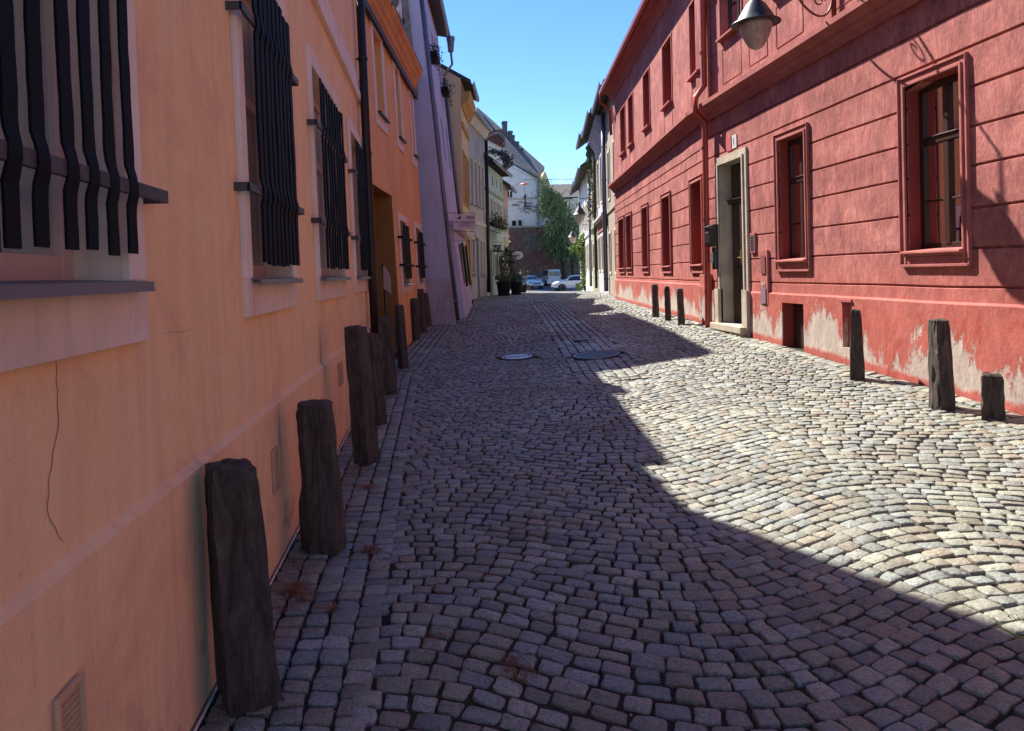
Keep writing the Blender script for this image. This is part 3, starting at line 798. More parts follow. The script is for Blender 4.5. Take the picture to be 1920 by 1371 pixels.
da, db = .25, L2.hit(743, 500, 0)[0]
door2 = (da, db, .0, L2.hit(738, 370, 0)[1])
zc2 = L2.hit(785, 192, 0)[1]
prof = [(-.2, 0.0), (zc2, 0), (6.05, 0)]
H = house('orange_house', 'two storey orange plastered house with deep doorway and stepped cornice', L2, 0.0, 6.05, 9, [(a, b, c, d) for a, b, c, d in up2 + lo2] + [door2 + (.75,)], prof, 'orange', pitch=.45, over=.10, gutter=None)
MB().extr(L2, [(0.001, zc2), (.04, zc2), (.05, zc2 + .07), (.10, zc2 + .12), (.11, zc2 + .2), (.17, zc2 + .27), (.18, zc2 + .33), (.26, zc2 + .42), (.27, zc2 + .5), (.001, zc2 + .5)], .0, L2.L, 1.5).build('cornice', 'orange_trim', H)
MB().extr(L2, [(.001, zc2 + .505), (.28, zc2 + .505), (.285, zc2 + .525), (.001, zc2 + .54)], .0, L2.L + .05).build('eaves_edge', 'metal_dark', H)
for i, (a, b, c, d) in enumerate(up2):
    win = casement(L2, H, a, b, c, d, -.16, 'wood_pale', fw=.05, curtain=(i > 0))
    surround(L2, win, a, b, c, d, .13, .03, 'pale_trim', bot=.24)
    MB().extr(L2, [(-.15, c + .03), (.10, c - .01), (.10, c - .04), (-.1, c + .01)], a - .05, b + .05).build('sill', 'metal_dark', win)
    if i == 0:
        MB().box(L2, a + .06, b - .06, -.19, -.17, c + .05, d - .25).build('blind', mat('cream_blind', (.66, .52, .34), .8), win)
for i, (a, b, c, d) in enumerate(lo2):
    win = casement(L2, H, a, b, c, d, -.16, 'wood_grey', fw=.05, curtain=False)
    surround(L2, win, a, b, c, d, .13, .03, 'pale_trim', bot=.2)
    MB().extr(L2, [(-.15, c + .03), (.12, c - .01), (.12, c - .04), (-.1, c + .01)], a - .05, b + .05).build('sill', 'zinc', win)
    gm = MB()
    for zz in (c + .35, d - .35):
        gm.box(L2, a - .26, b + .26, .085, .10, zz - .022, zz + .022)
        for uu in (a - .26, b + .245): gm.box(L2, uu, uu + .015, 0, .085, zz - .022, zz + .022)
    for q in range(8):
        uc = a + .03 + (b - a - .06) * (q + .5) / 8; gm.box(L2, uc - .036, uc + .036, .07, .082, c + .08, d - .08)
    gm.build('grille', 'iron', win)
# doorway lining and door
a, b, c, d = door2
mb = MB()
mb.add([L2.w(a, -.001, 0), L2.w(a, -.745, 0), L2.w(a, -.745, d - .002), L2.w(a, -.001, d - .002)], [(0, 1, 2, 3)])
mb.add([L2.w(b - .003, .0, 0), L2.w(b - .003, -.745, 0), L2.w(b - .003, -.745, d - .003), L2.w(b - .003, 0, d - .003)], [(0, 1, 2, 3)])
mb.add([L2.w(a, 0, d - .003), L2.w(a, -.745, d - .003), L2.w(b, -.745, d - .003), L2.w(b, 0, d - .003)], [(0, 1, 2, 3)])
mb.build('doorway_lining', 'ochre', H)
dm = MB(); dm.box(L2, a, b, -.73, -.66, 0, d)
for k in range(2):
    for zz in ((.55, 1.3), (1.45, 2.3)):
        u = a + .12 + k * (b - a) / 2; dm.box(L2, u, u + (b - a) / 2 - .24, -.66, -.64, zz[0], zz[1])
dr = dm.build('door', 'wood_dark', H, bevel=.006)
MB().tube([L2.w((a + b) / 2 + .05, -.66, 1.35), L2.w((a + b) / 2 + .05, -.60, 1.35), L2.w((a + b) / 2 + .15, -.60, 1.35)], .012, 8).build('handle', 'zinc', dr)

# ================================================================== lilac house
L3 = Fr((.335, 18.6), (.99, 26.0), -1, .092, 1.7)
sl3 = []
for (x, y0, y1) in ((829, 310, 345), (846, 245, 262), (806, 15, 60), (830, 230, 250)):
    a, z1 = L3.hit(x, y0); _, z0 = L3.hit(x, y1); sl3.append((a, a + .55, z0, z1))
ops3 = []
for a in (1.6, 3.6, 5.6):
    ops3.append((a, a + .8, 5.2, 6.5)); ops3.append((a, a + .8, 8.0, 9.1))
H = house('lilac_house', 'tall leaning lilac house with battered wall and twin grey drainpipes', L3, .4, 10.1, 8, ops3, [(.1, 0), (10.1, 0)], 'purple', pitch=.22, over=.32, gutter='zinc_dark', u0=-.0)
for (a, b, c, d) in ops3:
    casement(L3, H, a, b, c, d, -.12, 'wood_grey', fw=.05, curtain=False)
# camera-facing end wall: lilac skin below, bare rubble above the neighbour's roof
def endwall(n0, n1, z0, z1, u, th): return [L3.w(u, n0, z0), L3.w(u, n1, z0), L3.w(u, n1, z1), L3.w(u, n0, z1)], Vector((0, -th, 0))
p, v = endwall(-1.1, -.0, .2, 10.0, -.003, .02)
MB().prism(p, v).build('end_wall', 'purple', H)
p, v = endwall(-5, -.28, 6.2, 10.0, -.03, .05)
MB().prism(p, v).build('party_wall', 'rubble', H)
# flared buttress at the foot of the corner
q = [L3.w(-.02, -1.0, .0), L3.w(-.02, .03, .0), L3.w(-.02, .02, 1.62), L3.w(-.02, -1.0, 1.66)]
mb = MB(); f0 = [Vector((p_.x, p_.y - (.42 if p_.z < 1 else .16), p_.z)) for p_ in q]
mb.hexa([q[0], q[1], f0[1], f0[0], q[3], q[2], f0[2], f0[3]])
mb.build('buttress', 'purple_plinth', H, bevel=.02)
# ground floor projection under its own cornice
ga, gb = 1.2, L3.L - .03
MB().extr(L3, [(.0, .2), (.22, .2), (.14, 2.9), (.0, 2.9)], ga, gb).build('shop_front', 'purple', H)
MB().extr(L3, [(.0, 3.15), (.0, 2.9), (.15, 2.9), (.24, 2.98), (.27, 3.05), (.28, 3.15)], ga - .05, gb).build('shop_cornice', 'purple_plinth', H)
for a in (3.0, 5.1):
    mb = MB(); mb.box(L3, a, a + 1.0, .12, .205, 1.45, 2.6); wn = mb.build('window', 'wood_dark', H)
    gm = MB()
    for k in range(6): gm.tube([L3.w(a + .1 + k * .16, .24, 1.35), L3.w(a + .1 + k * .16, .24, 2.65)], .012, 6)
    for zz in (1.6, 2.4): gm.box(L3, a, a + 1.0, .225, .24, zz - .015, zz + .015)
    gm.build('grille', 'iron', wn)
pipe(L3, H, .10, .07, [.55, 3, 6, 9.6], .055, 'zinc_dark')
pipe(L3, H, L3.L - .12, .07, [3.3, 6, 8.6], .055, 'zinc_dark')
hb = L3.w(L3.L - .05, .42, 9.75)
MB().lathe(hb, [(.02, -.22), (.10, -.22), (.13, .12), (.15, .2), (.15, .3), (.0, .3)], 12).build('rainwater_head', 'zinc_dark', H)
MB().tube([hb + Vector((0, 0, -.2)), L3.w(L3.L - .05, .40, 9.1), L3.w(L3.L - .12, .1, 8.7)], .045, 8).build('downpipe_elbow', 'zinc_dark', H)
# wall camera
cpos = L3.w(2.0, .05, L3.hit(803, 60, .1)[1])
mb = MB(); mb.tube([cpos, cpos + Vector((.15, -.05, -.02))], .015, 6); mb.tube([cpos + Vector((.15, -.05, -.02)), cpos + Vector((.17, -.28, -.1))], .045, 10)
mb.build('security_camera', 'zinc_dark', H)

def flowerbox(fr, px, py, label):
    u, z = fr.hit(px, py, .15); o = fr.w(u, .0, z)
    t = thing('flower_box', label, 'flower box', o, 'flower boxes high on the lilac wall')
    MB().box(fr, u - .35, u + .35, .02, .24, z - .1, z + .08).build('planter', 'pot_black', t, bevel=.01)
    mb = MB()
    for k in range(170):
        p = fr.w(u + random.gauss(0, .2), .16 + random.gauss(0, .12), z + random.gauss(.12, .13)); mb.leaf(p, random.uniform(.05, .10))
    for k in range(60):
        p = fr.w(u + random.gauss(0, .2), .26 + random.gauss(0, .04), z - random.random() * .45); mb.leaf(p, random.uniform(.05, .09))
    mb.build('foliage', 'leaf_dark', t)
flowerbox(L3, 815, 108, 'dark flower box with trailing leaves, upper of the two on the lilac wall')
flowerbox(L3, 836, 172, 'dark flower box with green leaves, lower of the two beside the far drainpipe')

# ================================================================== yellow, grey, green, pink houses
def simple_windows(fr, H, rects, m, sur=None, sw=.1, n=-.12, fw=.05, bot=0.1, glassm='glass', transom=.65, sill=False):
    for (a, b, c, d) in rects:
        wn = casement(fr, H, a, b, c, d, n, m, fw=fw, curtain=False, transom=transom)
        if sur: surround(fr, wn, a, b, c, d, sw, .035, sur, bot=bot)
        if sill: MB().extr(fr, [(0.0, c + .0), (.10, c - .02), (.10, c - .06), (0, c - .05)], a - .08, b + .08).build('sill', 'zinc_dark', wn)
L4 = Fr((.99, 26.02), (1.34, 28.8), -1, .0, 1.7)
r = [(.35, 1.05, 4.3, 6.0), (1.75, 2.45, 4.3, 6.0)]
dr4 = (1.2, 2.2, .6, 3.0)
H = house('yellow_house', 'narrow yellow house with ochre framed windows and deep cornice', L4, .7, 8.6, 8, r + [dr4 + (.3,)], [(.3, 0), (8.6, 0)], 'yellow', pitch=.6, over=.35)
simple_windows(L4, H, r, 'wood_dark', 'ochre_trim', .12)
MB().extr(L4, [(.001, 7.6), (.06, 7.6), (.1, 7.72), (.25, 7.85), (.3, 8.0), (.34, 8.15), (.001, 8.15)], 0, L4.L).build('cornice', 'ochre_trim', H)
MB().extr(L4, [(.001, 6.9), (.06, 6.9), (.08, 7.05), (.001, 7.08)], 0, L4.L).build('string_course', 'ochre_trim', H)
MB().box(L4, 1.2, 2.2, -.25, -.2, .6, 3.0).build('door', 'ochre_trim', H)
surround(L4, H, 1.2, 2.2, .6, 3.0, .14, .05, 'ochre_trim', bot=0)
L5 = Fr((1.35, 28.85), (2.2, 32.5), -1, .0, 1.7)
r = [(.3 + i * .88, .3 + i * .88 + .5, 4.5, 6.3) for i in range(4)] + [(.35, .85, 1.7, 3.1), (2.25, 2.65, 1.7, 3.1), (2.95, 3.35, 1.7, 3.1)]
H = house('grey_house', 'pale grey rendered house with tall narrow windows beside the yellow house', L5, .7, 8.1, 8, r + [(1.3, 1.95, .6, 3.2, .25)], [(.3, .03), (1.5, .03), (1.52, 0), (8.1, 0)], 'grey', pitch=.6, over=.3)
simple_windows(L5, H, r, 'wood_grey', 'cream', .07, sill=True)
MB().extr(L5, [(.001, 3.7), (.06, 3.72), (.08, 3.85), (.001, 3.9)], 0, L5.L).build('string_course', 'cream', H)
MB().extr(L5, [(.001, 7.6), (.10, 7.6), (.2, 7.8), (.28, 7.95), (.001, 7.95)], 0, L5.L).build('cornice', 'cream', H)
MB().box(L5, 1.3, 1.95, -.2, -.15, .6, 3.2).build('door', 'wood_dark', H)
pipe(L5, H, L5.L - .1, .12, [.9, 4, 7.6], .08, 'metal_dark')
L6 = Fr((2.2, 32.55), (3.5, 38.0), -1, .0, 1.7)
r = [(.5 + i * .95, .5 + i * .95 + .55, 4.1, 5.15) for i in range(5)]
r2 = [(.8 + i * 1.3, .8 + i * 1.3 + .35, 5.85, 6.3) for i in range(4)]
r3 = [(2.4, 3.4, 1.4, 2.6), (4.0, 4.9, 1.2, 2.6)]
H = house('green_house', 'pale green house with timber eaves and a small awning over its door', L6, .7, 6.9, 8, r + r2 + r3 + [(.9, 1.8, .6, 2.8, .25)], [(.3, 0), (6.9, 0)], 'green', pitch=.7, over=.4, gutter='zinc_dark')
simple_windows(L6, H, r, 'moss_green', 'cream', .08); simple_windows(L6, H, r2, 'wood_dark'); simple_windows(L6, H, r3, 'wood_dark', 'cream', .08)
MB().extr(L6, [(.001, 5.40), (.05, 5.40), (.05, 5.52), (.001, 5.54)], 0, L6.L).build('string_course', 'moss_green', H)
MB().box(L6, .9, 1.8, -.2, -.15, .6, 2.8).build('door', 'wood_dark', H)
mb = MB(); mb.extr(L6, [(0, 3.75), (.65, 3.5), (.65, 3.45), (0, 3.7)], .5, 3.2)
mb.build('awning', 'zinc', H)
for k in range(14): MB().box(L6, .2 + k * .38, .26 + k * .38, 0.0, .38, 6.62, 6.7).build('rafter', 'wood_dark', H)
MB().box(L6, .02, .5, .0, .04, .6, 1.35).build('plinth_panel', 'yellow', H)
mb = MB()
for k in range(420):
    u = random.uniform(.4, 4.6); mb.leaf(L6.w(u, .15 + random.random() * .25, 4.12 + random.gauss(0, .16)), random.uniform(.08, .16))
t = thing('hanging_plants', 'green plants trailing from the ledge of the pale green house', 'plants', L6.w(2.4, .1, 3.95)); mb.build('foliage', 'leaf_ivy', t); MB().box(L6, .4, 4.6,   .06, .3, 3.9, 4.02).build('planter', 'pot_black', t)
L7 = Fr((3.5, 38.05), (4.05, 41.0), -1, .0, 1.7)
r = [(.4, 1.0, 3.9, 5.2), (1.7, 2.3, 3.9, 5.2), (.5, 1.0, 2.5, 3.2), (1.4, 1.9, 2.5, 3.2)]
H = house('pink_house', 'small pink house at the end of the left row before the square', L7, .6, 6.4, 8, r, [(.2, 0), (6.4, 0)], 'pinkish', pitch=.7, over=.4)
simple_windows(L7, H, r, 'wood_dark', 'cream', .08)
MB().extr(L7, [(.001, 3.4), (.1, 3.42), (.12, 3.5), (.001, 3.55)], 0, L7.L).build('string_course', 'cream', H)

# ================================================================== right side: red houses
R1 = Fr((5, -3), (5, 13.9), 1, 0, 1.7)
GRV = [4.09, 3.72, 3.35, 2.98, 2.616, 2.226, 1.85, 1.49]
def red_profile(groovez, plinth=1.333, top=8.0):
    p = [(-.3, .035), (plinth - .012, .032), (plinth + .012, .0)]
    for z in sorted(groovez):
        p += [(z - .016, 0), (z - .006, -.022), (z + .006, -.022), (z + .016, 0)]
    return p + [(4.4, 0), (top, 0)]
def opn(fr, xl, xr, ym, yt, yb, n=0.0, xt=None, xb=None):
    a = fr.hit(xl, ym, n)[0]; b = fr.hit(xr, ym, n)[0]
    return min(a, b), max(a, b), fr.hit(xb or xl, yb, n)[1], fr.hit(xt or xr, yt, n)[1]
# opening rectangles measured from the photograph
W2 = opn(R1, 1701, 1806, 300, 125, 473, xt=1798, xb=1702)
W1 = opn(R1, 1462, 1512, 370, 247, 489, xt=1507, xb=1463)
DR = opn(R1, 1353, 1398, 450, 293, 604, xt=1397, xb=1350)
CW = opn(R1, 1467, 1507, 600, 570.5, 651, n=.03, xt=1506, xb=1468)
CW = (CW[0], CW[1], .42, CW[3])
NI = opn(R1, 1580, 1598, 600, 561, 634, n=.03, xt=1580, xb=1590)
NI = (NI[0], NI[1], .72, 1.27)
W0 = (W2[0] - 3.4, W2[1] - 3.4, W2[2], W2[3])
W00 = (W0[0] - 3.4, W0[1] - 3.4, W2[2], W2[3])
lowers = [W1, W2, W0, W00]
UP = []
ua, ub = R1.hit(1354, 40)[0], R1.hit(1388, 40)[0]
wu = 0.86
for c_ in ((ua + ub) / 2, (W1[0] + W1[1]) / 2, (W2[0] + W2[1]) / 2, (W0[0] + W0[1]) / 2, (W00[0] + W00[1]) / 2):
    UP.append((c_ - wu / 2, c_ + wu / 2, 5.66, 7.35))
ops = [o + (.22,) for o in lowers + UP] + [DR + (.34,), CW + (.2,), NI + (.06,)]
H = house('red_house', 'rusticated red house on the right with stone framed doorway and brown windows', R1, .2, 8.0, 9, ops, red_profile(GRV), 'red', 'tiles_red', pitch=.6, over=.34, gutter='red_pipe', du=.3, wob=.008)
H1 = H
def moulding(fr, H, u0, u1):
    MB().extr(fr, [(.001, 4.40), (.05, 4.40), (.06, 4.46), (.11, 4.49), (.115, 4.53), (.19, 4.58), (.23, 4.60), (.23, 4.67), (.001, 4.73)], u0, u1, .8).build('string_course', 'red_trim', H)
    MB().extr(fr, [(.001, 7.55), (.04, 7.57), (.08, 7.68), (.16, 7.77), (.27, 7.81), (.33, 7.82), (.33, 7.84), (.001, 7.84)], u0, u1, .8).build('coved_cornice', 'red_trim', H)
moulding(R1, H, 0, R1.L)
def red_window(fr, H, a, b, c, d, deep=.13, detail=True, upper=False):
    win = casement(fr, H, a, b, c, d, -deep, 'wood_dark', transom=.66, fw=.07, cross=[.30] if not upper else [.33], curtain=detail)
    mb = MB(); sw = .085; bt = .13
    for (s, n) in ((sw, .020), (sw * .38, .034)):
        mb.box(fr, a - s, a, .0, n, c - bt, d + s); mb.box(fr, b, b + s, .0, n, c - bt, d + s)
        mb.box(fr, a, b, .0, n - .001, d, d + s)
    # outer fine fillet
    s = sw + .018
    mb.box(fr, a - s, a - sw, .0, .038, c - bt - .02, d + s); mb.box(fr, b + sw, b + s, .0, .038, c - bt - .02, d + s); mb.box(fr, a - sw, b + sw, 0, .037, d + sw, d + s)
    mb.build('surround', 'red_trim', win, bevel=.006)
    mb = MB(); mb.extr(fr, [(-deep + .02, c + .03), (.075, c + .005), (.078, c - .02), (.05, c - .025), (.05, c - .045), (0.0, c - .05), (-deep + .02, c - .01)], a - .03, b + .03)
    mb.box(fr, a, b, .0, .026, c - bt, c - .05)
    mb.box(fr, a - sw, b + sw, .0, .04, c - bt - .03, c - bt)
    mb.build('sill', 'red_trim', win, bevel=.005)
    # painted reveal
    e = .002
    rm = MB(); p = [(a + e, c), (a + e, d - e), (b - e, d - e), (b - e, c)]
    for i in range(3):
        (u0, z0), (u1, z1) = p[i], p[i + 1]
        rm.add([fr.w(u0, -.012, z0), fr.w(u1, -.012, z1), fr.w(u1, -deep - .06, z1), fr.w(u0, -deep - .06, z0)], [(0, 1, 2, 3)])
    rm.build('reveal', 'red_smooth', win, recalc=False)
    return win
for o in lowers: red_window(R1, H, *o)
for (a, b, c, d) in UP:
    win = casement(R1, H, a, b, c, d, -.13, 'wood_dark', transom=.66, fw=.05, cross=[.33], curtain=True)
    surround(R1, win, a, b, c, d, .045, .02, 'red_trim', bot=.05)
    MB().extr(R1, [(-.12, c + .02), (.09, c), (.09, c - .035), (.0, c - .04)], a - .03, b + .03).build('sill', 'red_trim', win)
    MB().box(R1, a, b, -.125, -.10, c + .03, c + .13).build('sill_rail', 'wood_dark', win)
def panel(fr, H, a, b, c, d):
    mb = MB(); t = .010
    mb.box(fr, a, a + t, 0, .007, c, d); mb.box(fr, b - t, b, 0, .007, c, d); mb.box(fr, a + t, b - t, 0, .0065, c, c + t); mb.box(fr, a + t, b - t, 0, .0065, d - t, d)
    mb.build('panel_moulding', 'red_trim', H)
for (a, b, c, d) in UP: panel(R1, H, a + .04, b - .04, 4.88, 5.48)
for k in range(4):
    m0 = (UP[k][0] + UP[k + 1][1]) / 2; panel(R1, H, m0 - .32, m0 + .32, 4.88, 5.55)
# stone doorway
a, b, c, d = DR
mb = MB()
for (s, n) in ((.14, .035), (.045, .055)):
    mb.box(R1, a - s, a, .0, n, c - .0, d + s); mb.box(R1, b, b + s, .0, n, c - .0, d + s); mb.box(R1, a, b, .0, n - .001, d, d + s)
for u0_, u1_ in ((a - .19, a + .004), (b - .004, b + .19)):
    mb.box(R1, u0_, u1_, .0, .085, .5, 1.36)
for (u_, v_) in ((a, 1), (b, -1)):
    e = .004 * v_
    mb.add([R1.w(u_ + e, .03, c), R1.w(u_ + e, -.30, c), R1.w(u_ + e, -.30, d - .004), R1.w(u_ + e, .03, d - .004)], [(0, 1, 2, 3)])
mb.add([R1.w(a, .03, d - .004), R1.w(a, -.30, d - .004), R1.w(b, -.30, d - .004), R1.w(b, .03, d - .004)], [(0, 1, 2, 3)])
mb.build('door_surround', 'stone', H)
mb = MB(); mb.box(R1, a - .16, b + .16, -.30, .18, c - .11, c + .001); mb.box(R1, a - .14, b + .14, -.0, .15, c - .40, c - .112)
mb.build('doorstep', 'stone', H, bevel=.012)
mb = MB(); n0 = -.19; mid = (a + b) / 2; zt = c + (d - c) * .76
mb.box(R1, a, b, n0 - .06, n0, c, d)
mb.box(R1, a, b, n0, n0 + .07, zt - .03, zt + .03); mb.box(R1, a, b, n0, n0 + .1, zt + .03, zt + .05)
mb.box(R1, mid - .035, mid + .035, n0, n0 + .06, c, zt - .03)
for s in (0, 1):
    x0 = a + .07 + s * (mid - a + .0); x1 = x0 + (mid - a) - .14
    for (z0, z1) in ((c + .12, c + .62), (c + .74, c + .90), (c + 1.0, zt - .14)):
        for (i, n) in ((0, .022), (.03, .035), (.06, .015)): mb.box(R1, x0 + i, x1 - i, n0, n0 + n, z0 + i, z1 - i)
    mb.box(R1, x0, x1, n0, n0 + .02, zt + .09, d - .06)
dr = mb.build('door', 'wood_dark', H, bevel=.005)
MB().box(R1, mid - .035, mid + .035, n0 + .061, n0 + .066, c + 1.0, c + 1.25).tube([R1.w(mid - .01, n0 + .06, c + 1.12), R1.w(mid - .01, n0 + .12, c + 1.12), R1.w(mid - .12, n0 + .125, c + 1.12)], .011, 8).build('handle', mat('brass', (.45, .33, .14), .35, .9), dr)
# cellar opening, meter niche
a, b, c, d = CW
mb = MB(); mb.box(R1, a, b, -.16, -.13, c - .1, d)
mb.box(R1, a + .04, b - .04, -.13, -.115, c + .02, d - .05)
mb.box(R1, a + .12, b - .12, -.115, -.105, c + .12, d - .14)
cw = mb.build('cellar_door', 'wood_dark', H)
MB().extr(R1, [(-.15, c + .02), (.06, c - .01), (.06, c - .06), (-.15, c - .05)], a - .01, b + .01).build('sill', 'stone', cw)
MB().add([R1.w(b - .003, .02, c), R1.w(b - .003, -.16, c), R1.w(b - .003, -.16, d), R1.w(b - .003, .02, d)], [(0, 1, 2, 3)]).build('reveal', 'red_smooth', cw, recalc=False)
a, b, c, d = NI
mb = MB(); mb.box(R1, a, b, -.055, -.03, c, d); mb.box(R1, a + .02, a + .035, -.03, -.02, (c + d) / 2 - .03, (c + d) / 2 + .03)
nd = mb.build('meter_cabinet_door', 'red_trim', H)
MB().box(R1, a - .02, b + .03, .0, .055, d + .002, d + .04).build('lintel', 'red_trim', nd, bevel=.004)
# painted service panel, intercom, number plates
a, b = R1.hit(1425, 520, .05)[0], R1.hit(1435.5, 520, .05)[0]; a, b = min(a, b), max(a, b)
mb = MB(); mb.box(R1, a - .03, b + .03, .0, .036, 1.15, 1.98); t_ = mb.build('service_panel', 'red_trim', H, bevel=.006)
MB().box(R1, a + .02, b - .02, .045, .048, 1.62, 1.90).build('plate', mat('brown_plate', (.22, .07, .06), .5), t_)
MB().box(R1, a + .02, b - .02, .045, .048, 1.17, 1.42).build('plate', mat('mauve_plate', (.24, .15, .20), .5), t_)
mb = MB()
for k in range(4): mb.box(R1, (a + b) / 2 - .05 + k * .028, (a + b) / 2 - .038 + k * .028, .045, .048, 1.44 + .015 * (k % 2), 1.50)
mb.build('mark', 'white_paint', t_)
a, b = R1.hit(1404.5, 473, .05)[0], R1.hit(1412, 473, .05)[0]; a, b = min(a, b), max(a, b)
mb = MB(); mb.box(R1, a - .015, b + .015, 0, .03, 1.95, 2.26); t_ = mb.build('intercom', 'red_trim', H, bevel=.004)
mb = MB(); mb.box(R1, a + .01, b - .01, .03, .034, 1.98, 2.23); mb.build('button_plate', 'zinc', t_)
mb = MB()
for k in range(5): mb.box(R1, a + .03, b - .03, .034, .037, 2.0 + k * .044, 2.02 + k * .044)
mb.build('button', 'black_plastic', t_)
pl = R1.hit(1374, 266, .02); pz = R1.hit(1366, 272, .02)
mb = MB(); mb.box(R1, pl[0] - .12, pl[0] + .10, .0, .012, pl[1] - .11, pl[1] + .11); t_ = mb.build('house_number_plate', 'white_paint', H)
text_part('lettering', '1', .17, 'ink', t_, R1.w(pl[0] - .01, .0145, pl[1]), (0, -1, 0), (0, 0, 1), thick=.001)
MB().box(R1, pz[0] - .12, pz[0] + .10, .0, .012, pz[1] - .10, pz[1] + .13).build('street_number_plate', mat('pink_plate', (.55, .12, .14), .4), H)
# pilaster strip and painted downpipe between the two red houses
mb = MB()
MB().box(R1, R1.L - .62, R1.L - .0, .0, .05, 4.72, 7.54).build('pilaster', 'red', H, bevel=.006)
mb.box(R1, R1.L - .50, R1.L - .02, .0, .06, .4, 1.62); mb.box(R1, R1.L - .42, R1.L - .02, .0, .10, .4, 1.40)
mb.build('pilaster_foot', 'red', H, bevel=.006)
pu = R1.hit(1325, 520, .14)[0]
MB().tube([R1.w(pu, .13, .62), R1.w(pu, .13, .9), R1.w(pu, .12, 4.2), R1.w(pu, .12, 4.35), R1.w(pu, .28, 4.52), R1.w(pu, .28, 4.8), R1.w(pu, .12, 5.0), R1.w(pu, .10, 7.4), R1.w(pu, .30, 7.75), R1.w(pu, .40, 7.85)], .055, 14).build('drainpipe', 'red_pipe', H, smooth=True)
for z in (1.3, 2.6, 3.9, 5.6, 6.8): MB().tube([R1.w(pu, .125, z - .02), R1.w(pu, .125, z + .02)], .064, 14).build('clamp', 'red_pipe', H)

R2 = Fr((5, 13.92), (6.2, 25.5), 1, 0, 1.7)
ups = [(1164, 1173, 245, 196, 290), (1179, 1188, 230, 177, 277), (1207, 1219, 190, 124, 248), (1243, 1260, 130, 58, 208), (1294, 1313, 60, -30, 148)]
los = [(1162, 1171, 455, 408, 503), (1176, 1185, 455, 402, 503), (1206, 1216, 445, 388, 503), (1243.5, 1258, 435, 368, 502), (1298, 1318, 420, 333, 496)]
u2 = []; l2 = []
for (x0, x1, ym, yt, yb) in ups: u2.append(opn(R2, x0, x1, ym, yt, yb))
for (x0, x1, ym, yt, yb) in los: l2.append(opn(R2, x0, x1, ym, yt, yb))
zc = float(np.median([o[2] for o in u2])); zd = float(np.median([o[3] for o in u2[:4]])); u2 = [(a, b, zc, zd) for a, b, _, _ in u2]
zc = float(np.median([o[2] for o in l2])); zd = float(np.median([o[3] for o in l2])); l2 = [(a, b, zc, zd) for a, b, _, _ in l2]
H = house('red_house', 'farther red house with closely paired narrow windows and peeling plinth', R2, .2, 8.0, 9, [o + (.26,) for o in u2 + l2], red_profile([3.95] + GRV[1:], 1.42), 'red_far', 'tiles_red', pitch=.6, over=.34, gutter='red_pipe', du=.4, wob=.008)
moulding(R2, H, 0, R2.L)
for o in l2: red_window(R2, H, *o, deep=.24, detail=False)
for (a, b, c, d) in u2:
    win = casement(R2, H, a, b, c, d, -.24, 'wood_dark', transom=.66, fw=.05, curtain=False)
    surround(R2, win, a, b, c, d, .045, .02, 'red_trim', bot=.05)
    MB().extr(R2, [(-.20, c + .02), (.09, c), (.09, c - .035), (.0, c - .04)], a - .03, b + .03).build('sill', 'red_trim', win)
    e = .002; rm = MB(); p = [(a + e, c), (a + e, d - e), (b - e, d - e), (b - e, c)]
    for i in range(3):
        (q0, z0), (q1, z1) = p[i], p[i + 1]
        rm.add([R2.w(q0, -.012, z0), R2.w(q1, -.012, z1), R2.w(q1, -.25, z1), R2.w(q0, -.25, z0)], [(0, 1, 2, 3)])
    rm.build('reveal', 'red_smooth', win, recalc=False)
    panel(R2, H, a + .04, b - .04, 4.85, 5.35)
MB().tube([R2.w(R2.L - .15, .40, 7.85), R2.w(R2.L + .1, .42, 7.6), R2.w(R2.L - .05, .10, 7.25), R2.w(R2.L - .05, .08, 6.4)], .05, 10).build('gutter_elbow', 'red_pipe', H, smooth=True)

# ---------------------------------------------------------------- houses beyond on the right
def right_house(name, label, x0, y0, x1, y1, ze, mname, wins, roof='tiles', over=.5, pitch=.7, courses=(), trim='grey', gut='zinc_dark', zb=.7, wm='wood_dark', sur='cream'):
    fr = Fr((x0, y0), (x1, y1), 1, 0, 1.7)
    H = house(name, label, fr, zb, ze, 8, wins, [(zb - .4, 0), (ze, 0)], mname, roof, pitch=pitch, over=over, gutter=gut)
    simple_windows(fr, H, wins, wm, sur, .1)
    for z, n in courses: MB().extr(fr, [(.001, z), (n, z + .04), (n, z + .14), (.001, z + .2)], 0, fr.L).build('string_course', trim, H)
    return fr, H
lx = lambda y: 6.35 + .153 * (y - 25.6)
wn = lambda n, L, zs, w_=.8: [((i + .5) * L / n - w_ / 2, (i + .5) * L / n + w_ / 2, z0, z1) for i in range(n) for z0, z1 in zs]
f3, H3 = right_house('beige_house', 'narrow beige rendered house next to the far end of the red one', lx(25.6), 25.56, lx(30.4), 30.4, 8.5, 'beige', wn(2, 4.9, [(1.7, 3.2), (4.6, 6.4)], .7), over=.45, courses=((4.0, .05),), trim='beige')
pipe(f3, H3, f3.L - .15, .12, [.9, 3, 5, 8.2], .09, 'zinc_dark')
f4, H4 = right_house('lilac_white_house', 'ornate lilac white house with stucco brackets under its eaves', lx(30.45), 30.45, lx(36.4), 36.4, 8.7, 'lilac_white', wn(3, 6, [(1.8, 3.3), (4.9, 6.9)], .9), over=.6, courses=((4.0, .25), (7.5, .12)), trim='lilac_white')
MB().extr(f4, [(.001, 3.55), (.04, 3.55), (.04, 4.0), (.001, 4.0)], .05, f4.L - .05).build('frieze', 'red_trim', H4)
for k in range(7):
    u = .4 + k * .85; MB().extr(f4, [(0, 7.1), (.1, 7.2), (.12, 7.5), (.4, 8.0), (.4, 8.25), (0, 8.25)], u, u + .14).build('bracket', 'lilac_white', H4)
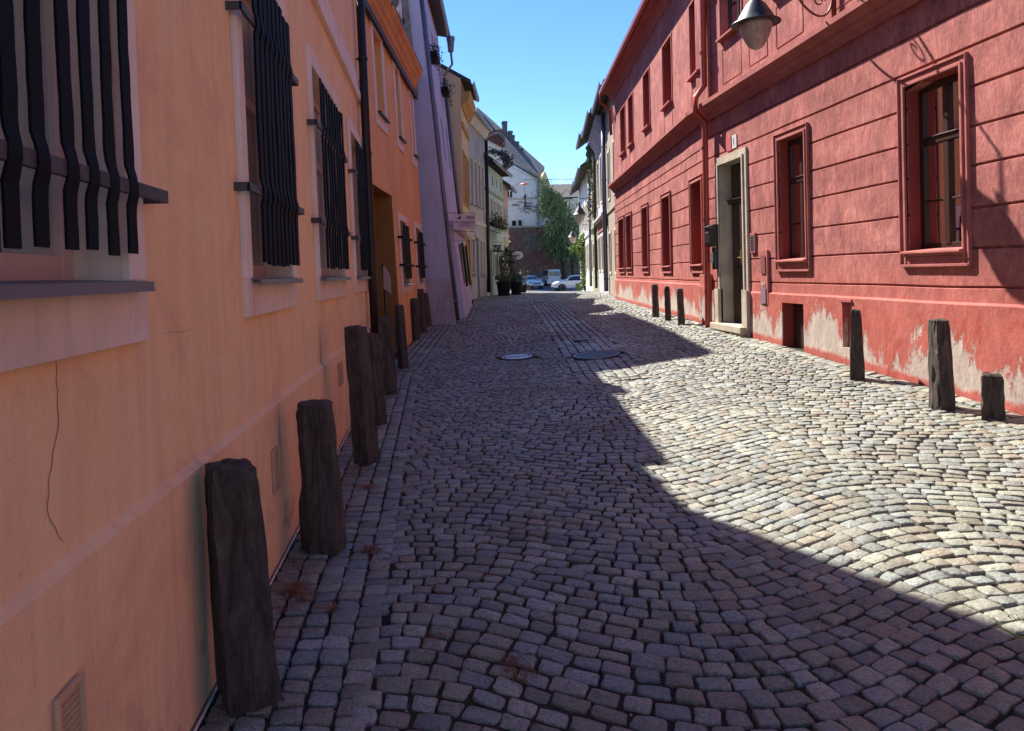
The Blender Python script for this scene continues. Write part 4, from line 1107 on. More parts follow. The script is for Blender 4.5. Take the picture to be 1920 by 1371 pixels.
f5, H5 = right_house('moss_green_house', 'old moss green house with ivy hanging from its wall', lx(36.45), 36.45, lx(41), 41.0, 9.0, 'moss_green', wn(2, 4.6, [(1.9, 3.2), (4.9, 6.6)], .9), over=.7, courses=((3.9, .12),), trim='moss_green')
pipe(f5, H5, .15, .12, [.9, 4, 8.6], .07, 'bark')
f6, H6 = right_house('cream_house', 'cream house with white eaves before the climbing vine', lx(41.05), 41.05, lx(49.5), 49.5, 7.9, 'cream', wn(4, 8.6, [(1.9, 3.4), (4.4, 6.0)], .9), over=.6, courses=((3.9, .08),), trim='white')
pipe(f6, H6, .3, .12, [.9, 4, 7.5], .08, 'zinc')
f7, H7 = right_house('grey_white_house', 'grey white house at the end of the right row before the square', lx(49.55), 49.55, lx(58.5), 58.5, 8.2, 'white', wn(4, 9, [(2.0, 3.5), (4.7, 6.3)], .9), over=.6, courses=((4.0, .08),), trim='grey')
def chimney_on(fr, H, u, n, z0, z1):
    MB().box(fr, u, u + .5, n - .5, n, z0, z1).build('chimney', 'tiles_red', H)
chimney_on(f5, H5, 1.5, -1.2, 9.3, 10.4); chimney_on(f7, H7, 2, -1, 8.6, 9.8)

# ================================================================== square and background
def prismY(pts, Y, th, name, m, parent, py=None):
    q = [gy(x, Y, y) for x, y in pts]
    return MB().prism(q, (0, th, 0)).build(name, m, parent)
WB = thing('white_gable_house', 'tall white gabled building with chimneys beyond the brick wall', 'house', (12, 104, .1))
a0 = gy(870, 100, 560); zb0 = -.2
q = [gy(x, 100, y) for x, y in ((880, 560), (880, 268), (955, 308), (1011, 337), (1011, 560))]
for v in (q[0], q[4]): v.z = -.3
MB().prism(q, (0, 9, 0)).build('wall', 'white', WB)
r0, r1, r2, r3 = gy(872, 99.7, 262), gy(1014, 99.7, 339), gy(1021, 112, 317), gy(895, 112, 205)
MB().prism([r0, r1, r2, r3], (0, 0, .35)).build('roof', 'slate', WB)
q = [gy(x, 100.1, y) for x, y in ((1011.5, 560), (1011.5, 336), (1022, 322), (1036, 358), (1036, 560))]
for v in (q[0], q[4]): v.z = -.3
MB().prism(q, (0, 8, 0)).build('side_wing', 'white', WB)
q = [gy(x, 99.5, y) for x, y in ((1013, 338), (1022, 320), (1034, 352), (1038, 362), (1031, 358))]
MB().prism(q, (0, 4, 0)).build('eaves_board', 'yellow', WB)
for (x0, x1, yt, yb) in ((942.5, 951, 227, 268), (953.5, 961, 245, 272), (961.3, 965, 253, 275), (965.8, 973, 265, 284), (974, 980.5, 278, 296)):
    p = gy(x0, 108, yb); p1 = gy(x1, 108, yt)
    c_ = MB().wbox(p.x, p1.x, 108, 109, p.z - 1.5, p1.z); c_.wbox(p.x - .06, p1.x + .06, 107.94, 109.06, p1.z - .25, p1.z - .1)
    c_.build('chimney', 'slate', WB)
def bwin(x0, x1, y0, y1, Y, parent, grid=True):
    p = gy(x0, Y, y1); p1 = gy(x1, Y, y0)
    w_ = MB().wbox(p.x, p1.x, Y - .06, Y - .01, p.z, p1.z).build('window', 'dark', parent)
    if grid:
        f = MB(); mx = (p.x + p1.x) / 2; mz = p.z + (p1.z - p.z) * .62
        f.wbox(mx - .05, mx + .05, Y - .1, Y - .06, p.z, p1.z); f.wbox(p.x, mx - .051, Y - .1, Y - .061, mz - .05, mz + .05); f.wbox(mx + .051, p1.x, Y - .1, Y - .061, mz - .05, mz + .05)
        f.wbox(p.x - .1, p.x, Y - .11, Y - .02, p.z - .1, p1.z + .1); f.wbox(p1.x, p1.x + .1, Y - .11, Y - .02, p.z - .1, p1.z + .1)
        f.build('frame', 'white_paint', w_)
bwin(950.5, 960, 350.5, 370.5, 100, WB); bwin(960, 967.5, 414, 424, 100, WB, False); bwin(972, 978, 413, 423.5, 100, WB, False)
a_ = gy(948, 99.9, 374); b_ = gy(1009, 99.9, 370.5)
MB().tube([a_, b_], .12, 6).build('string_course', 'grey', WB)
a_ = gy(1009, 99.8, 340); b_ = gy(1010, 99.8, 426)
MB().tube([gy(1013, 99.6, 337), a_, b_], .13, 8).build('drainpipe', 'zinc_dark', WB)
# bare climber stems on the white wall
mb = MB()
for k in range(26):
    x = random.uniform(957, 1002); y = random.uniform(378, 398); pts = []
    for j in range(6):
        pts.append(gy(x, 99.85, y)); x += random.uniform(1, 3.4); y += random.uniform(-1.6, 2.4)
    mb.tube(pts, .03, 4)
mb.build('climber_stems', 'bark', WB)
# boarded attic building at the left behind the row
DB = thing('boarded_house', 'gabled house with brown boarded attic above the left row', 'house', (7, 84, .1))
q = [gy(x, 84, y) for x, y in ((880, 500), (880, 232), (909, 222), (931, 241), (944, 263), (944, 500))]
for v in (q[0], q[-1]): v.z = -.3
MB().prism(q, (0, 10, 0)).build('wall', 'cream', DB)
p = gy(914, 83.8, 278); p1 = gy(943.5, 83.8, 243)
mb = MB()
for k in range(14):
    x = p.x + (p1.x - p.x) * k / 14; mb.wbox(x + .01, x + (p1.x - p.x) / 14 - .02, 83.7, 83.95, p.z + .12 * (13 - k) * .6, p1.z)
mb.build('boarding', 'tiles_red', DB)
MB().prism([gy(909, 83.5, 219), gy(946, 83.5, 262), gy(946, 83.5, 265), gy(909, 83.5, 223)], (0, 11, 0)).build('roof', 'slate', DB)
MB().prism([gy(880, 83.5, 231), gy(909, 83.5, 219), gy(909, 83.5, 223), gy(880, 83.5, 235)], (0, 11, 0)).build('roof_slope', 'slate', DB)

# old brick wall
p = gy(900, 95, 500)
BW = MB(); x0 = gy(840, 95, 500).x; x1 = 23; zt = gy(1000, 95, 426.5).z
BW.wbox(x0, x1, 95, 95.9, -.4, zt)
bw = BW.build('brick_wall', 'brick', None, origin=(10, 95, 0)); tag(bw, 'tall weathered brick wall closing the square', 'wall')
MB().wbox(x0, x1, 94.85, 96.05, zt, zt + .25).build('coping', 'grey', bw)
RB = thing('distant_building', 'distant building with a plain dark brown roof right of the tree', 'house', (22, 125, 0))
q0 = gy(1040, 125, 374); q1 = gy(1095, 125, 350)
MB().wbox(q0.x, q1.x, 125, 137, -.3, q0.z).build('wall', 'cream', RB)
MB().prism([(q0.x, 124.5, q0.z), (q1.x, 124.5, q0.z), (q1.x, 131, q1.z + .9), (q0.x, 131, q1.z + .9)], (0, 0, .3)).build('roof', 'tiles', RB)
MB().prism([(q0.x, 131.05, q1.z + .9), (q1.x, 131.05, q1.z + .9), (q1.x, 137.5, q0.z), (q0.x, 137.5, q0.z)], (0, 0, .3)).build('roof_back', 'tiles_red', RB)

# weeping tree
TR = thing('weeping_tree', 'tall weeping tree with drooping branches in front of the brick wall', 'tree', (15.6, 91.5, .1))
mb = MB()
tb = Vector((15.9, 91.5, .0))
mb.tube([tb, tb + Vector((-.2, 0, 3)), tb + Vector((-.6, .1, 6.5)), tb + Vector((-1.2, .2, 10)), tb + Vector((-1.5, .2, 12.3))], .28, 8, .06)
mb.tube([tb + Vector((1.1, .3, 0)), tb + Vector((1.0, .3, 3)), tb + Vector((1.5, 0, 7)), tb + Vector((1.6, 0, 9))], .2, 8, .05)
for k in range(26):
    z = random.uniform(3, 11.5); s = tb + Vector((-.1 * z * .6 * .3, 0, z)); an = random.random() * 6.28; l = random.uniform(1, 2.6) * (1 - .04 * z)
    mb.tube([s, s + Vector((math.cos(an) * l * .6, math.sin(an) * l * .6, .6)), s + Vector((math.cos(an) * l, math.sin(an) * l, .2))], .06, 5, .02)
mb.build('trunk', 'bark', TR)
mb = MB()
def clamp(v, a, b): return max(a, min(b, v))
def strand(x, y, z, n, size):
    dx = random.gauss(0, .07); dy = random.gauss(0, .05)
    for i in range(n):
        p = Vector((x + random.gauss(0, .10), y + random.gauss(0, .10), z)); mb.leaf(p, size * random.uniform(.7, 1.3), Vector((random.gauss(0, .35), random.gauss(0, .35), -1)), .38)
        x += dx; y += dy; z -= random.uniform(.10, .2)
for k in range(1750):
    # crown: lobed, taller at left, hanging strands
    ang = random.random() * 6.28; rr = math.sqrt(random.random())
    zt_ = random.choice([4.5, 5, 5.5, 6, 7, 8, 9, 10, 11]) + random.random() * 1.3
    wd = np.interp(zt_, [3, 5, 7, 9, 11, 12.6], [1.7, 2.1, 3.0, 2.5, 1.3, .5])
    cx = np.interp(zt_, [3, 5, 7, 9, 12.6], [17.2, 17.0, 16.3, 15.4, 13.9])
    lob = 1 + .25 * math.sin(ang * 3 + zt_)
    x = cx + math.cos(ang) * rr * wd * lob; y = 91.5 + math.sin(ang) * rr * 2.0
    if noise.noise(Vector((x * .9, y * .9, zt_ * .6))) < -.12: continue
    strand(x, y, zt_, random.randint(7, 16), .33)
for k in range(240):      # sparse top twigs
    x = random.gauss(13.7, .5); z = random.uniform(11.5, 13.6); strand(x + (z - 12) * -.1, 91.5 + random.gauss(0, .6), z, 4, .2)
mb.build('crown', 'leaf_tree', TR, recalc=False)

# climbing vine on the right row
VN = thing('climbing_vine', 'bright green climbing vine on the house front by the silver car', 'plant', (lx(52) - .2, 52, .5))
mb = MB(); vb = f7
def vine_pt(px, py, j): 
    p = gy(px, 50.5 + random.gauss(0, .5) , py); return p + Vector((random.gauss(0, j), 0, random.gauss(0, j)))
for (px, py, rx, ry, n) in ((1094, 447, 7, 9, 300), (1086, 460, 8, 9, 330), (1077, 466, 7, 5, 170), (1094, 470, 7, 14, 300), (1093, 493, 4, 16, 200), (1095, 515, 5, 14, 220), (1096, 532, 6, 9, 230), (1086, 538, 5, 5, 90)):
    for k in range(n):
        p = vine_pt(px + random.gauss(0, rx * .5), py + random.gauss(0, ry * .55), .05); mb.leaf(p, random.uniform(.12, .26), None, .7)
mb.build('foliage', 'leaf_vine', VN, recalc=False)
MB().tube([gy(1096, 50.5, 545), gy(1094, 50.5, 520), gy(1095, 50.5, 490), gy(1093, 50.5, 455)], .05, 6, .02).build('stem', 'bark', VN)
IV = thing('hanging_ivy', 'brownish ivy hanging from the moss green house wall', 'plant', f5.w(2, .1, 7.5))
mb = MB()
for k in range(520):
    u = random.uniform(.1, 3.2); z = 8.4 - abs(random.gauss(0, 1.2)) * (1.2 if u < 1.5 else .7); mb.leaf(f5.w(u, .1 + random.random() * .25, z), random.uniform(.12, .22), Vector((0, random.gauss(0, .5), -1)), .6)
for k in range(130):
    u = random.uniform(.1, .9); mb.leaf(f5.w(u, .15 + random.random() * .3, 4.9 + random.gauss(0, .4)), random.uniform(.1, .2))
mb.build('foliage', 'leaf_ivy', IV, recalc=False)

# ================================================================== bollards
def bollard(loc, h, wd, dx, dy, seed, label, group, top=.82, sides=5, lean_z=0, asp=1.0, slope=0.0):
    o = thing('bollard', label, 'bollard', loc, group); rs = random.Random(seed)
    seg, lv = 56, 34; rings = []
    corner = [rs.uniform(.86, 1.12) for _ in range(sides)]; rot = rs.random() * 2
    v = []; f = []
    def rad(t):
        a = (t / (2 * math.pi) * sides) % sides; i = int(a); k = a - i
        # straight-sided polygon with slightly rounded corners
        p0 = corner[i]; p1 = corner[(i + 1) % sides]; ph = math.pi / sides
        return ((p0 * (1 - k) + p1 * k) * math.cos(ph) / math.cos((k - .5) * 2 * ph)) * .95 + .04
    for i in range(lv + 1):
        q = i / lv; z = -.12 + (h + .12) * q
        tap = (1 - q) * 1.0 + q * top
        s = wd / 2 * tap * (1 + .05 * noise.noise(Vector((q * 2.5, seed, 0))))
        for j in range(seg):
            t = 2 * math.pi * j / seg
            r = s * rad(t)
            grain = noise.noise(Vector((math.cos(t) * 4.5, math.sin(t) * 4.5, seed * 3.1 + q * .7)))
            fine = noise.noise(Vector((math.cos(t) * 9, math.sin(t) * 9, seed * 1.7 + q * 3.2)))
            lump = noise.noise(Vector((math.cos(t) * 1.2, math.sin(t) * 1.2, q * 5 + seed)))
            chip = max(0, noise.noise(Vector((math.cos(t) * 2.2, math.sin(t) * 2.2, seed * 5 + q * 4.2))) - .15)
            tt = (t * 1.0 + seed) % 6.283; split = .10 if 1.1 < tt < 1.9 and q > .12 + .2 * math.sin(seed) ** 2 else 0
            r *= 1 + .085 * grain + .05 * fine + .08 * lump - split - .45 * chip * (.4 + q)
            if q > .95: r *= .93
            x = r * math.cos(t + rot); y = r * math.sin(t + rot) * asp
            zz = z + (slope * x / wd * (q ** 6)) * h
            v.append(Vector((x + dx * q * h, y + dy * q * h, zz)))
    # broken top
    for sc, dz in ((.80, .012), (.5, .016), (.2, .010)):
        for j in range(seg):
            p = v[lv * seg + j]; cx = dx * h; cy = dy * h
            nz = noise.noise(Vector((p.x * 14, p.y * 14, seed)))
            v.append(Vector((cx + (p.x - cx) * sc, cy + (p.y - cy) * sc, p.z * sc + h * (1 - sc) + dz + .012 * nz)))
    nl = lv + 4
    f = [(i * seg + j, i * seg + (j + 1) % seg, (i + 1) * seg + (j + 1) % seg, (i + 1) * seg + j) for i in range(nl - 1) for j in range(seg)]
    f.append(tuple((nl - 1) * seg + j for j in range(seg)))
    me = bpy.data.meshes.new('post'); me.from_pydata([tuple(p) for p in v], [], f); me.materials.append(M['post'])
    for p in me.polygons: p.use_smooth = True
    m_ = me
    try: me.set_sharp_from_angle(angle=R(24))
    except Exception: pass
    b = bpy.data.objects.new('post', me); COL.objects.link(b); b.parent = o
    return o
GL = 'rough dark bollards along the left wall'; GR = 'rough dark bollards along the red houses'
def at(px, py):
    p = gp(px, py); return Vector((p.x, p.y, g(p.x, p.y)))
LB = [((474, 1312), .915, .315, -.075, 0, 'largest bollard, nearest on the left beside the peach wall'),
      ((609, 1030), .87, .285, -.05, 0, 'second bollard from the left edge, standing alone on the peach wall side'),
      ((688, 868), 1.16, .235, -.07, 0, 'tallest left bollard, leaning towards the peach wall'),
      ((711, 795), .95, .20, -.07, 0, 'slim bollard close behind the tallest one on the left'),
      ((732, 738), .99, .26, -.06, 0, 'broad bollard in front of the black downpipe base'),
      ((758, 690), 1.0, .20, -.06, 0, 'straight slender bollard beside the orange doorway'),
      ((779, 638), .86, .21, -.0, 0, 'squat bollard under the orange house windows'),
      ((793, 624), .97, .21, -.05, 0, 'taller bollard behind the squat one at the orange house'),
      ((805, 613), .80, .19, -.10, 0, 'tilted bollard second from the lilac buttress'),
      ((818, 605), .78, .20, -.2, 0, 'strongly leaning bollard against the lilac buttress')]
for i, (px, h, wd, dx, dy, lb) in enumerate(LB):
    bollard(at(*px), h, wd, dx, dy, 3 + i * 1.37, lb, GL, top=.86, sides=4 + i % 2)
RB_ = [((1607, 713), .76, .225, .0, 0, 'narrow tapering bollard in front of the peeling plinth', .62),
       ((1771, 766), .80, .24, -.03, 0, 'tall angular bollard at the right with a pale chipped spot', .78),
       ((1864, 784), .36, .235, -.01, 0, 'short stump of a bollard, rightmost by the red wall', .88),
       ((1230, 594), .70, .165, -.02, 0, 'leftmost of the three bollards by the far red house', .9),
       ((1254, 601), .68, .15, -.03, 0, 'middle of the three bollards by the far red house', .9),
       ((1279, 609), .68, .155, -.04, 0, 'rightmost of the three bollards, pointed at its top', .85)]
for i, (px, h, wd, dx, dy, lb, tp) in enumerate(RB_):
    o_ = bollard(at(*px), h, wd, dx, dy, 31 + i * 2.11, lb, GR, top=tp, sides=4 + i % 2)
    if i == 1:
        l_ = o_.location
        mb = MB(); k0 = []
        c_ = Vector((l_.x - .098, l_.y - .055, l_.z + .50))
        for j in range(9):
            t = j / 9 * 6.28; rr = .028 * (1 + .5 * math.sin(j * 2.3)); k0.append(c_ + Vector((-.006 + .012 * math.cos(t), rr * math.cos(t) * .6, rr * math.sin(t) * 1.5)))
        mb.prism(k0, (.03, .01, 0)).build('chipped_spot', 'stone', o_)
# ================================================================== street lamp on the near red house
def lamp(px, py_bot, Y, scale, fr, root_u, root_z, label, arm='scroll', name='street_lamp'):
    pb = gy(px, Y, py_bot); r = .275 * scale; h = scale
    c = Vector((pb.x, pb.y, pb.z + .30 * h))          # centre of the rim
    t = thing(name, label, 'street lamp', (c.x, c.y, c.z), None)
    prof = [(r, 0), (r * 1.0, -.012), (r * .80, .02 * h), (r * .66, .10 * h), (r * .62, .115 * h), (r * .44, .20 * h), (r * .22, .27 * h), (r * .11, .32 * h), (r * .10, .37 * h), (r * .14, .38 * h), (r * .14, .41 * h), (r * .05, .43 * h), (r * .05, .52 * h), (.001, .52 * h)]
    inner = [(.02, .04 * h), (r * .7, .0), (r * .97, -.014)]
    MB().lathe(c, inner + prof, 32).build('lamp_shade', 'lamp_metal', t, smooth=True)
    gl = [(r * .68, .012), (r * .665, -.04 * h), (r * .60, -.12 * h), (r * .46, -.21 * h), (r * .30, -.28 * h), (r * .12, -.31 * h), (.001, -.315 * h)]
    MB().lathe(c, gl, 28).build('lamp_glass', 'lamp_glass', t, smooth=True)
    top = c + Vector((0, 0, .52 * h)); wallp = fr.w(root_u, .04, root_z)
    mb = MB()
    if arm == 'scroll':
        d = (wallp - Vector((top.x, top.y, wallp.z)))
        L = d.length; d = d / L
        A = lambda s, z: Vector((top.x, top.y, 0)) + d * s + Vector((0, 0, z))
        zt = top.z + .28
        # flat bar on the wall
        mb.tube([A(L - .01, root_z - .02), A(L - .01, zt + .55)], .028, 8)
        # main arm with long low curve
        from mathutils.geometry import interpolate_bezier
        zl = root_z + .08
        pts = interpolate_bezier(A(L - .02, zl + .38), A(L * .99, zl - .02), A(L * .80, zl - .10), A(L * .58, zl + .14), 16) + interpolate_bezier(A(L * .56, zl + .17), A(L * .40, zl + .34), A(L * .30, zl + .40), A(L * .22, zl + .20), 10)
        mb.tube(pts, .013, 8)
        mb.tube([A(L - .02, zt + .5), A(L * .6, zt + .38), A(L * .25, zt + .12), A(0, zt - .0), top], .016, 8)
        def scroll(s0, z0, r0, turns, sgn):
            p = []
            for i in range(30):
                a_ = i / 29 * turns * 6.283; rr = r0 * (1 - .75 * i / 29); p.append(A(s0 + sgn * rr * math.cos(a_), z0 + rr * math.sin(a_)))
            mb.tube(p, .010, 6)
        scroll(L * .80, zl + .20, .09, 1.4, 1); scroll(L * .27, zl + .20, .06, 1.2, -1); scroll(L * .45, zt + .08, .09, 1.3, 1)
        mb.build('bracket', 'red_iron', t, smooth=True)
    else:
        mb.tube([top, top + Vector((0, 0, .08)), Vector((wallp.x, wallp.y, top.z + .08))], .02, 6)
        mb.build('bracket', 'metal_dark', t)
    return t
lamp(1418, 91, 8.75, 1.0, R1, R1.hit(1571, 20)[0], 4.68, 'large black cone lamp with frosted glass hanging from a scroll bracket above the red house')
lamp(1087, 419, 40, 1.55, f5, f5.L - .4, 5.6, 'conical lamp on a long straight arm by the moss green house', arm='straight')
lamp(1074, 456, 46, 1.25, f6, 4.6, 3.9, 'small round lamp low over the street in front of the climbing vine', arm='straight')

# ------------------------------------------------------------------ mailbox on the red pilaster
u0, u1 = R1.hit(1328, 440, .2)[0], R1.hit(1346, 440, .2)[0]; u0, u1 = min(u0, u1), max(u0, u1)
uc = (u0 + u1) / 2 + .28; z0 = R1.hit(1337, 462, .2)[1]; z1 = R1.hit(1337, 420, .2)[1]
t = thing('mailbox', 'black metal mailbox with newspaper tube beside the stone doorway', 'mailbox', R1.w(uc, .1, z0))
mb = MB(); mb.extr(R1, [(.02, z0 + .06), (.05, z0), (.15, z0), (.20, z0 + .07), (.20, z1 - .06), (.02, z1 - .03)], uc - .12, uc + .12)
mb.build('body', 'black_plastic', t, bevel=.006)
MB().extr(R1, [(.01, z1 - .028), (.225, z1 - .058), (.225, z1 - .035), (.12, z1 + .005), (.01, z1 + .005)], uc - .135, uc + .135).build('lid', 'black_plastic', t, bevel=.003)
MB().box(R1, uc - .08, uc + .08, .201, .206, z1 - .15, z1 - .12).build('slot', 'zinc_dark', t)
MB().tube([R1.w(uc - .05, .08, z0 - .01), R1.w(uc - .05, .08, z0 - .40)], .055, 12).build('newspaper_tube', 'black_plastic', t, smooth=False)
MB().box(R1, uc - .09, uc - .01, .13, .142, z0 - .28, z0 - .10).build('label_plate', 'zinc', t)

# ------------------------------------------------------------------ klavirnictvi sign
Ys = 18.35
def sp(px, py): return gy(px, Ys, py)
p0 = sp(850.5, 430.5); p1 = sp(892, 401.5)
t = thing('shop_sign', 'pale rectangular piano shop sign hanging on a thin frame from the lilac house', 'sign', ((p0.x + p1.x) / 2, Ys, p0.z))
MB().wbox(p0.x, p1.x, Ys - .012, Ys + .012, p0.z, p1.z).build('board', mat('pale_pink_board', (.62, .50, .53), .5), t, bevel=.004)
fy = Ys - .016; wdt = p1.x - p0.x; hgt = p1.z - p0.z
def S2(fx, fz): return Vector((p0.x + wdt * fx, fy, p0.z + hgt * fz))
text_part('lettering', 'KLAV\u00cdRNICTV\u00cd', hgt * .155, 'ink', t, S2(.5, .47), (1, 0, 0), (0, 0, 1), shear=.25, bold=.0012, sx=1.28)
mb = MB()
def strip(fx0, fx1, fz, hh=.012):
    mb.wbox(S2(fx0, 0).x, S2(fx1, 0).x, fy - .003, fy, S2(0, fz).z - hgt * hh, S2(0, fz).z + hgt * hh)
for fz in (.845, .775, .705): strip(.56, .93, fz, .016)
x = .32
while x < .90: l_ = random.uniform(.03, .06); strip(x, x + l_, .345, .026); x += l_ + .012
x = .40
for l_ in (.045, .045, .045): strip(x, x + l_ * 2, .21, .022); x += l_ * 2 + .04
strip(.26, .33, .21, .035)
mb.build('small_print', 'ink', t)
MB().prism([S2(.12, .66), S2(.17, .73), S2(.20, .735), S2(.255, .86), S2(.29, .90), S2(.325, .86), S2(.33, .74), S2(.31, .72), S2(.305, .645), S2(.29, .685), S2(.15, .685)], (0, -.003, 0)).build('piano_emblem', 'ink', t)
mb = MB()
wl = L3.w(0, .0, p1.z)
for (a_, b_) in (((850, 434), (891, 434)), ((891, 434), (891, 452)), ((891, 452), (850, 452)), ((850, 452), (850, 434))): mb.tube([sp(*a_), sp(*b_)], .006, 5)
mb.tube([sp(838, 399.5), sp(893, 399.5)], .007, 5); mb.tube([sp(838, 423), sp(849, 423)], .006, 5)
mb.tube([sp(852, 399.5), sp(852, 434)], .006, 5); mb.tube([sp(885, 399.5), sp(885, 434)], .006, 5)
mb.tube([sp(838, 399.5), sp(838, 440)], .008, 5); mb.tube([sp(838, 399.5), sp(828, 400) + Vector((0, .35, 0))], .007, 5)
mb.build('frame', 'metal_dark', t)

# ------------------------------------------------------------------ No6 sign and oval sign
Y6 = 34.2
q0 = gy(924, Y6, 473); q1 = gy(940, Y6, 459)
t = thing('hanging_sign', 'small black square sign reading N6 in pale letters by the green house', 'sign', ((q0.x + q1.x) / 2, Y6, q0.z))
MB().wbox(q0.x, q1.x, Y6 - .02, Y6 + .02, q0.z, q1.z).build('board', 'black_plastic', t)
text_part('lettering', 'N\u00b06', .27, 'white_paint', t, Vector(((q0.x + q1.x) / 2, Y6 - .026, (q0.z + q1.z) / 2)), (1, 0, 0), (0, 0, 1), shear=.2)
mb = MB(); mb.tube([Vector((q0.x - .35, Y6, q1.z + .12)), Vector((q1.x, Y6, q1.z + .12))], .012, 5); mb.tube([Vector((q0.x, Y6, q1.z)), Vector((q0.x, Y6, q1.z + .12))], .008, 5); mb.tube([Vector((q1.x, Y6, q1.z)), Vector((q1.x, Y6, q1.z + .12))], .008, 5)
for xx in (q0.x + .02, q1.x - .02, (q0.x + q1.x) / 2): mb.tube([Vector((xx, Y6, q0.z)), Vector((xx, Y6, q0.z - 1.1))], .012, 5)
mb.build('frame', 'metal_dark', t)
Yo = 38.5; c_ = gy(970.5, Yo, 479)
t = thing('oval_sign', 'round white sign with a dark V shaped mark sticking out over the planters', 'sign', c_)
mb = MB(); pts = [c_ + Vector((.29 * math.cos(a_ * .2618), 0, .215 * math.sin(a_ * .2618))) for a_ in range(24)]
mb.prism(pts, (0, .03, 0)).build('board', 'white_paint', t)
mb = MB(); mb.tube([c_ + Vector((-.06, -.012, .09)), c_ + Vector((0.0, -.012, -.07)), c_ + Vector((.06, -.012, .09))], .014, 5); mb.build('mark', 'ink', t)
MB().tube([c_ + Vector((-.29, .015, 0)), c_ + Vector((-.75, .015, .05))], .02, 6).build('bracket', 'metal_dark', t)

# ------------------------------------------------------------------ planters with shrubs and a dark figure-like trellis by the green house
def planter(px, py, w_, h, tall, spread, n, label, m='pot_black', leafm='leaf_dark', flare=1.0):
    p = at(px, py); t = thing('planter', label, 'planter', p, None)
    MB().lathe(p, [(w_ * .38, 0), (w_ * .5, h * .9), (w_ * .54, h * .92), (w_ * .54, h), (w_ * .45, h), (w_ * .44, h - .04), (.001, h - .04)], 18).build('pot', m, t)
    mb = MB()
    for k in range(n):
        a_ = random.random() * 6.28; q = random.random() ** .7; z = h + q * tall * random.uniform(.3, 1)
        r_ = spread * (0.5 + .5 * math.sin(min(1, (z - h) / max(tall, .1)) * 2.6)) * math.sqrt(random.random())
        mb.leaf(p + Vector((r_ * math.cos(a_), r_ * math.sin(a_), z)), random.uniform(.06, .16), Vector((random.gauss(0, 1), random.gauss(0, 1), random.gauss(.6, 1))), .35)
    mb.build('foliage', leafm, t, recalc=False); return t
planter(945, 555, .62, .62, .35, .40, 420, 'big black planter of grass, nearest in front of the green house', leafm='leaf_ivy')
planter(968, 553, .55, .60, .40, .36, 360, 'black planter with green shrub, second along the green house')
planter(981, 549, .45, .45, 1.1, .33, 420, 'planter with a dark bushy shrub behind the other planters')
planter(992, 545, .36, .30, .5, .28, 200, 'small terracotta pot with a low plant near the blue white car', m='terracotta')
p = at(951, 552); t = thing('tall_shrub', 'tall dark climbing shrub on a trellis behind the black planters', 'shrub', p)
mb = MB()
for k in range(9):
    a_ = k * .7; mb.tube([p, p + Vector((.25 * math.cos(a_), .1, 1.0)), p + Vector((.45 * math.cos(a_ + .3), .1, 1.9 + .25 * math.sin(k * 2.1)))], .018, 5)
mb.build('stem', 'bark', t)
mb = MB()
for k in range(900):
    z = random.uniform(.5, 2.15); s = .42 * math.sin((z - .2) / 2.1 * 3.0) + .08; mb.leaf(p + Vector((random.gauss(0, s * .6) + .1, random.gauss(0, .25), z)), random.uniform(.07, .18))
for k in range(120):
    mb.leaf(p + Vector((.02 + random.gauss(0, .10), 0, 2.15 + random.gauss(0, .10))), .12)
mb.build('foliage', 'leaf_dark', t, recalc=False)

# ------------------------------------------------------------------ silver garland on an arch
ya = 31.0
def ap(px, py): return gy(px, ya, py)
t = thing('garland_arch', 'silvery leaf garland hanging from a curved metal arch over the left row', 'decoration', ap(918, 262))
MB().tube([ap(906, 262), ap(911, 262), ap(917, 254), ap(927, 250.5), ap(938, 251), ap(945, 256), ap(947, 266), ap(945, 276)], .035, 6).build('arch', 'zinc', t, smooth=True)
mb = MB()
for (x, y, rx, ry, n) in ((925, 284, 10, 5, 220), (938, 288, 9, 6, 260), (947, 296, 8, 9, 330), (954, 306, 8, 8, 300), (956, 296, 6, 6, 160), (948, 312, 5, 6, 120)):
    for k in range(n):
        p = ap(x + random.gauss(0, rx * .5), y + random.gauss(0, ry * .5)); p.y += random.gauss(0, .2); mb.leaf(p, random.uniform(.05, .13), None, .5)
mb.build('foliage', 'leaf_silver', t, recalc=False)

# ------------------------------------------------------------------ hanging figure with umbrella on a cable
yf = 43.5
def hp(px, py): return gy(px, yf, py)
c_ = hp(983, 346)
t = thing('hanging_figure', 'small dark statue hanging high over the street from a red and white umbrella', 'sculpture', c_)
r_ = .27
MB().lathe(c_, [(r_, -.03), (r_ * .94, .01), (r_ * .6, .065), (r_ * .2, .095), (.012, .10), (.012, .16), (.001, .16)], 16).build('umbrella', 'rust_red', t, smooth=False)
MB().lathe(c_, [(r_ * 1.0, -.035), (r_ * .97, -.028), (r_ * .6, .02), (.001, .03)], 16).build('umbrella_lining', 'white_paint', t)
MB().tube([c_ + Vector((0, 0, .0)), c_ + Vector((.03, 0, -.62))], .009, 6).build('umbrella_pole', 'metal_dark', t)
bz = c_ + Vector((.03, 0, -.62))
body = bpy.data.meshes.new('person'); 
vv = [(0, 0, -.34), (0, 0, -.22), (0, 0, -.08), (0, 0, .0), (.01, 0, .055), (.07, 0, -.09), (.06, 0, -.2), (.03, -.02, .02), (.03, 0, .09), (-.07, 0, -.09), (-.085, 0, -.2), (-.08, .01, -.29), (.03, 0, -.5), (.025, 0, -.68), (.04, -.03, -.70), (-.03, 0, -.5), (-.02, .02, -.66), (-.01, -.02, -.69)]
ee = [(0, 1), (1, 2), (2, 3), (3, 4), (2, 9), (9, 10), (10, 11), (2, 5), (5, 7), (7, 8), (0, 12), (12, 13), (13, 14), (0, 15), (15, 16), (16, 17)]
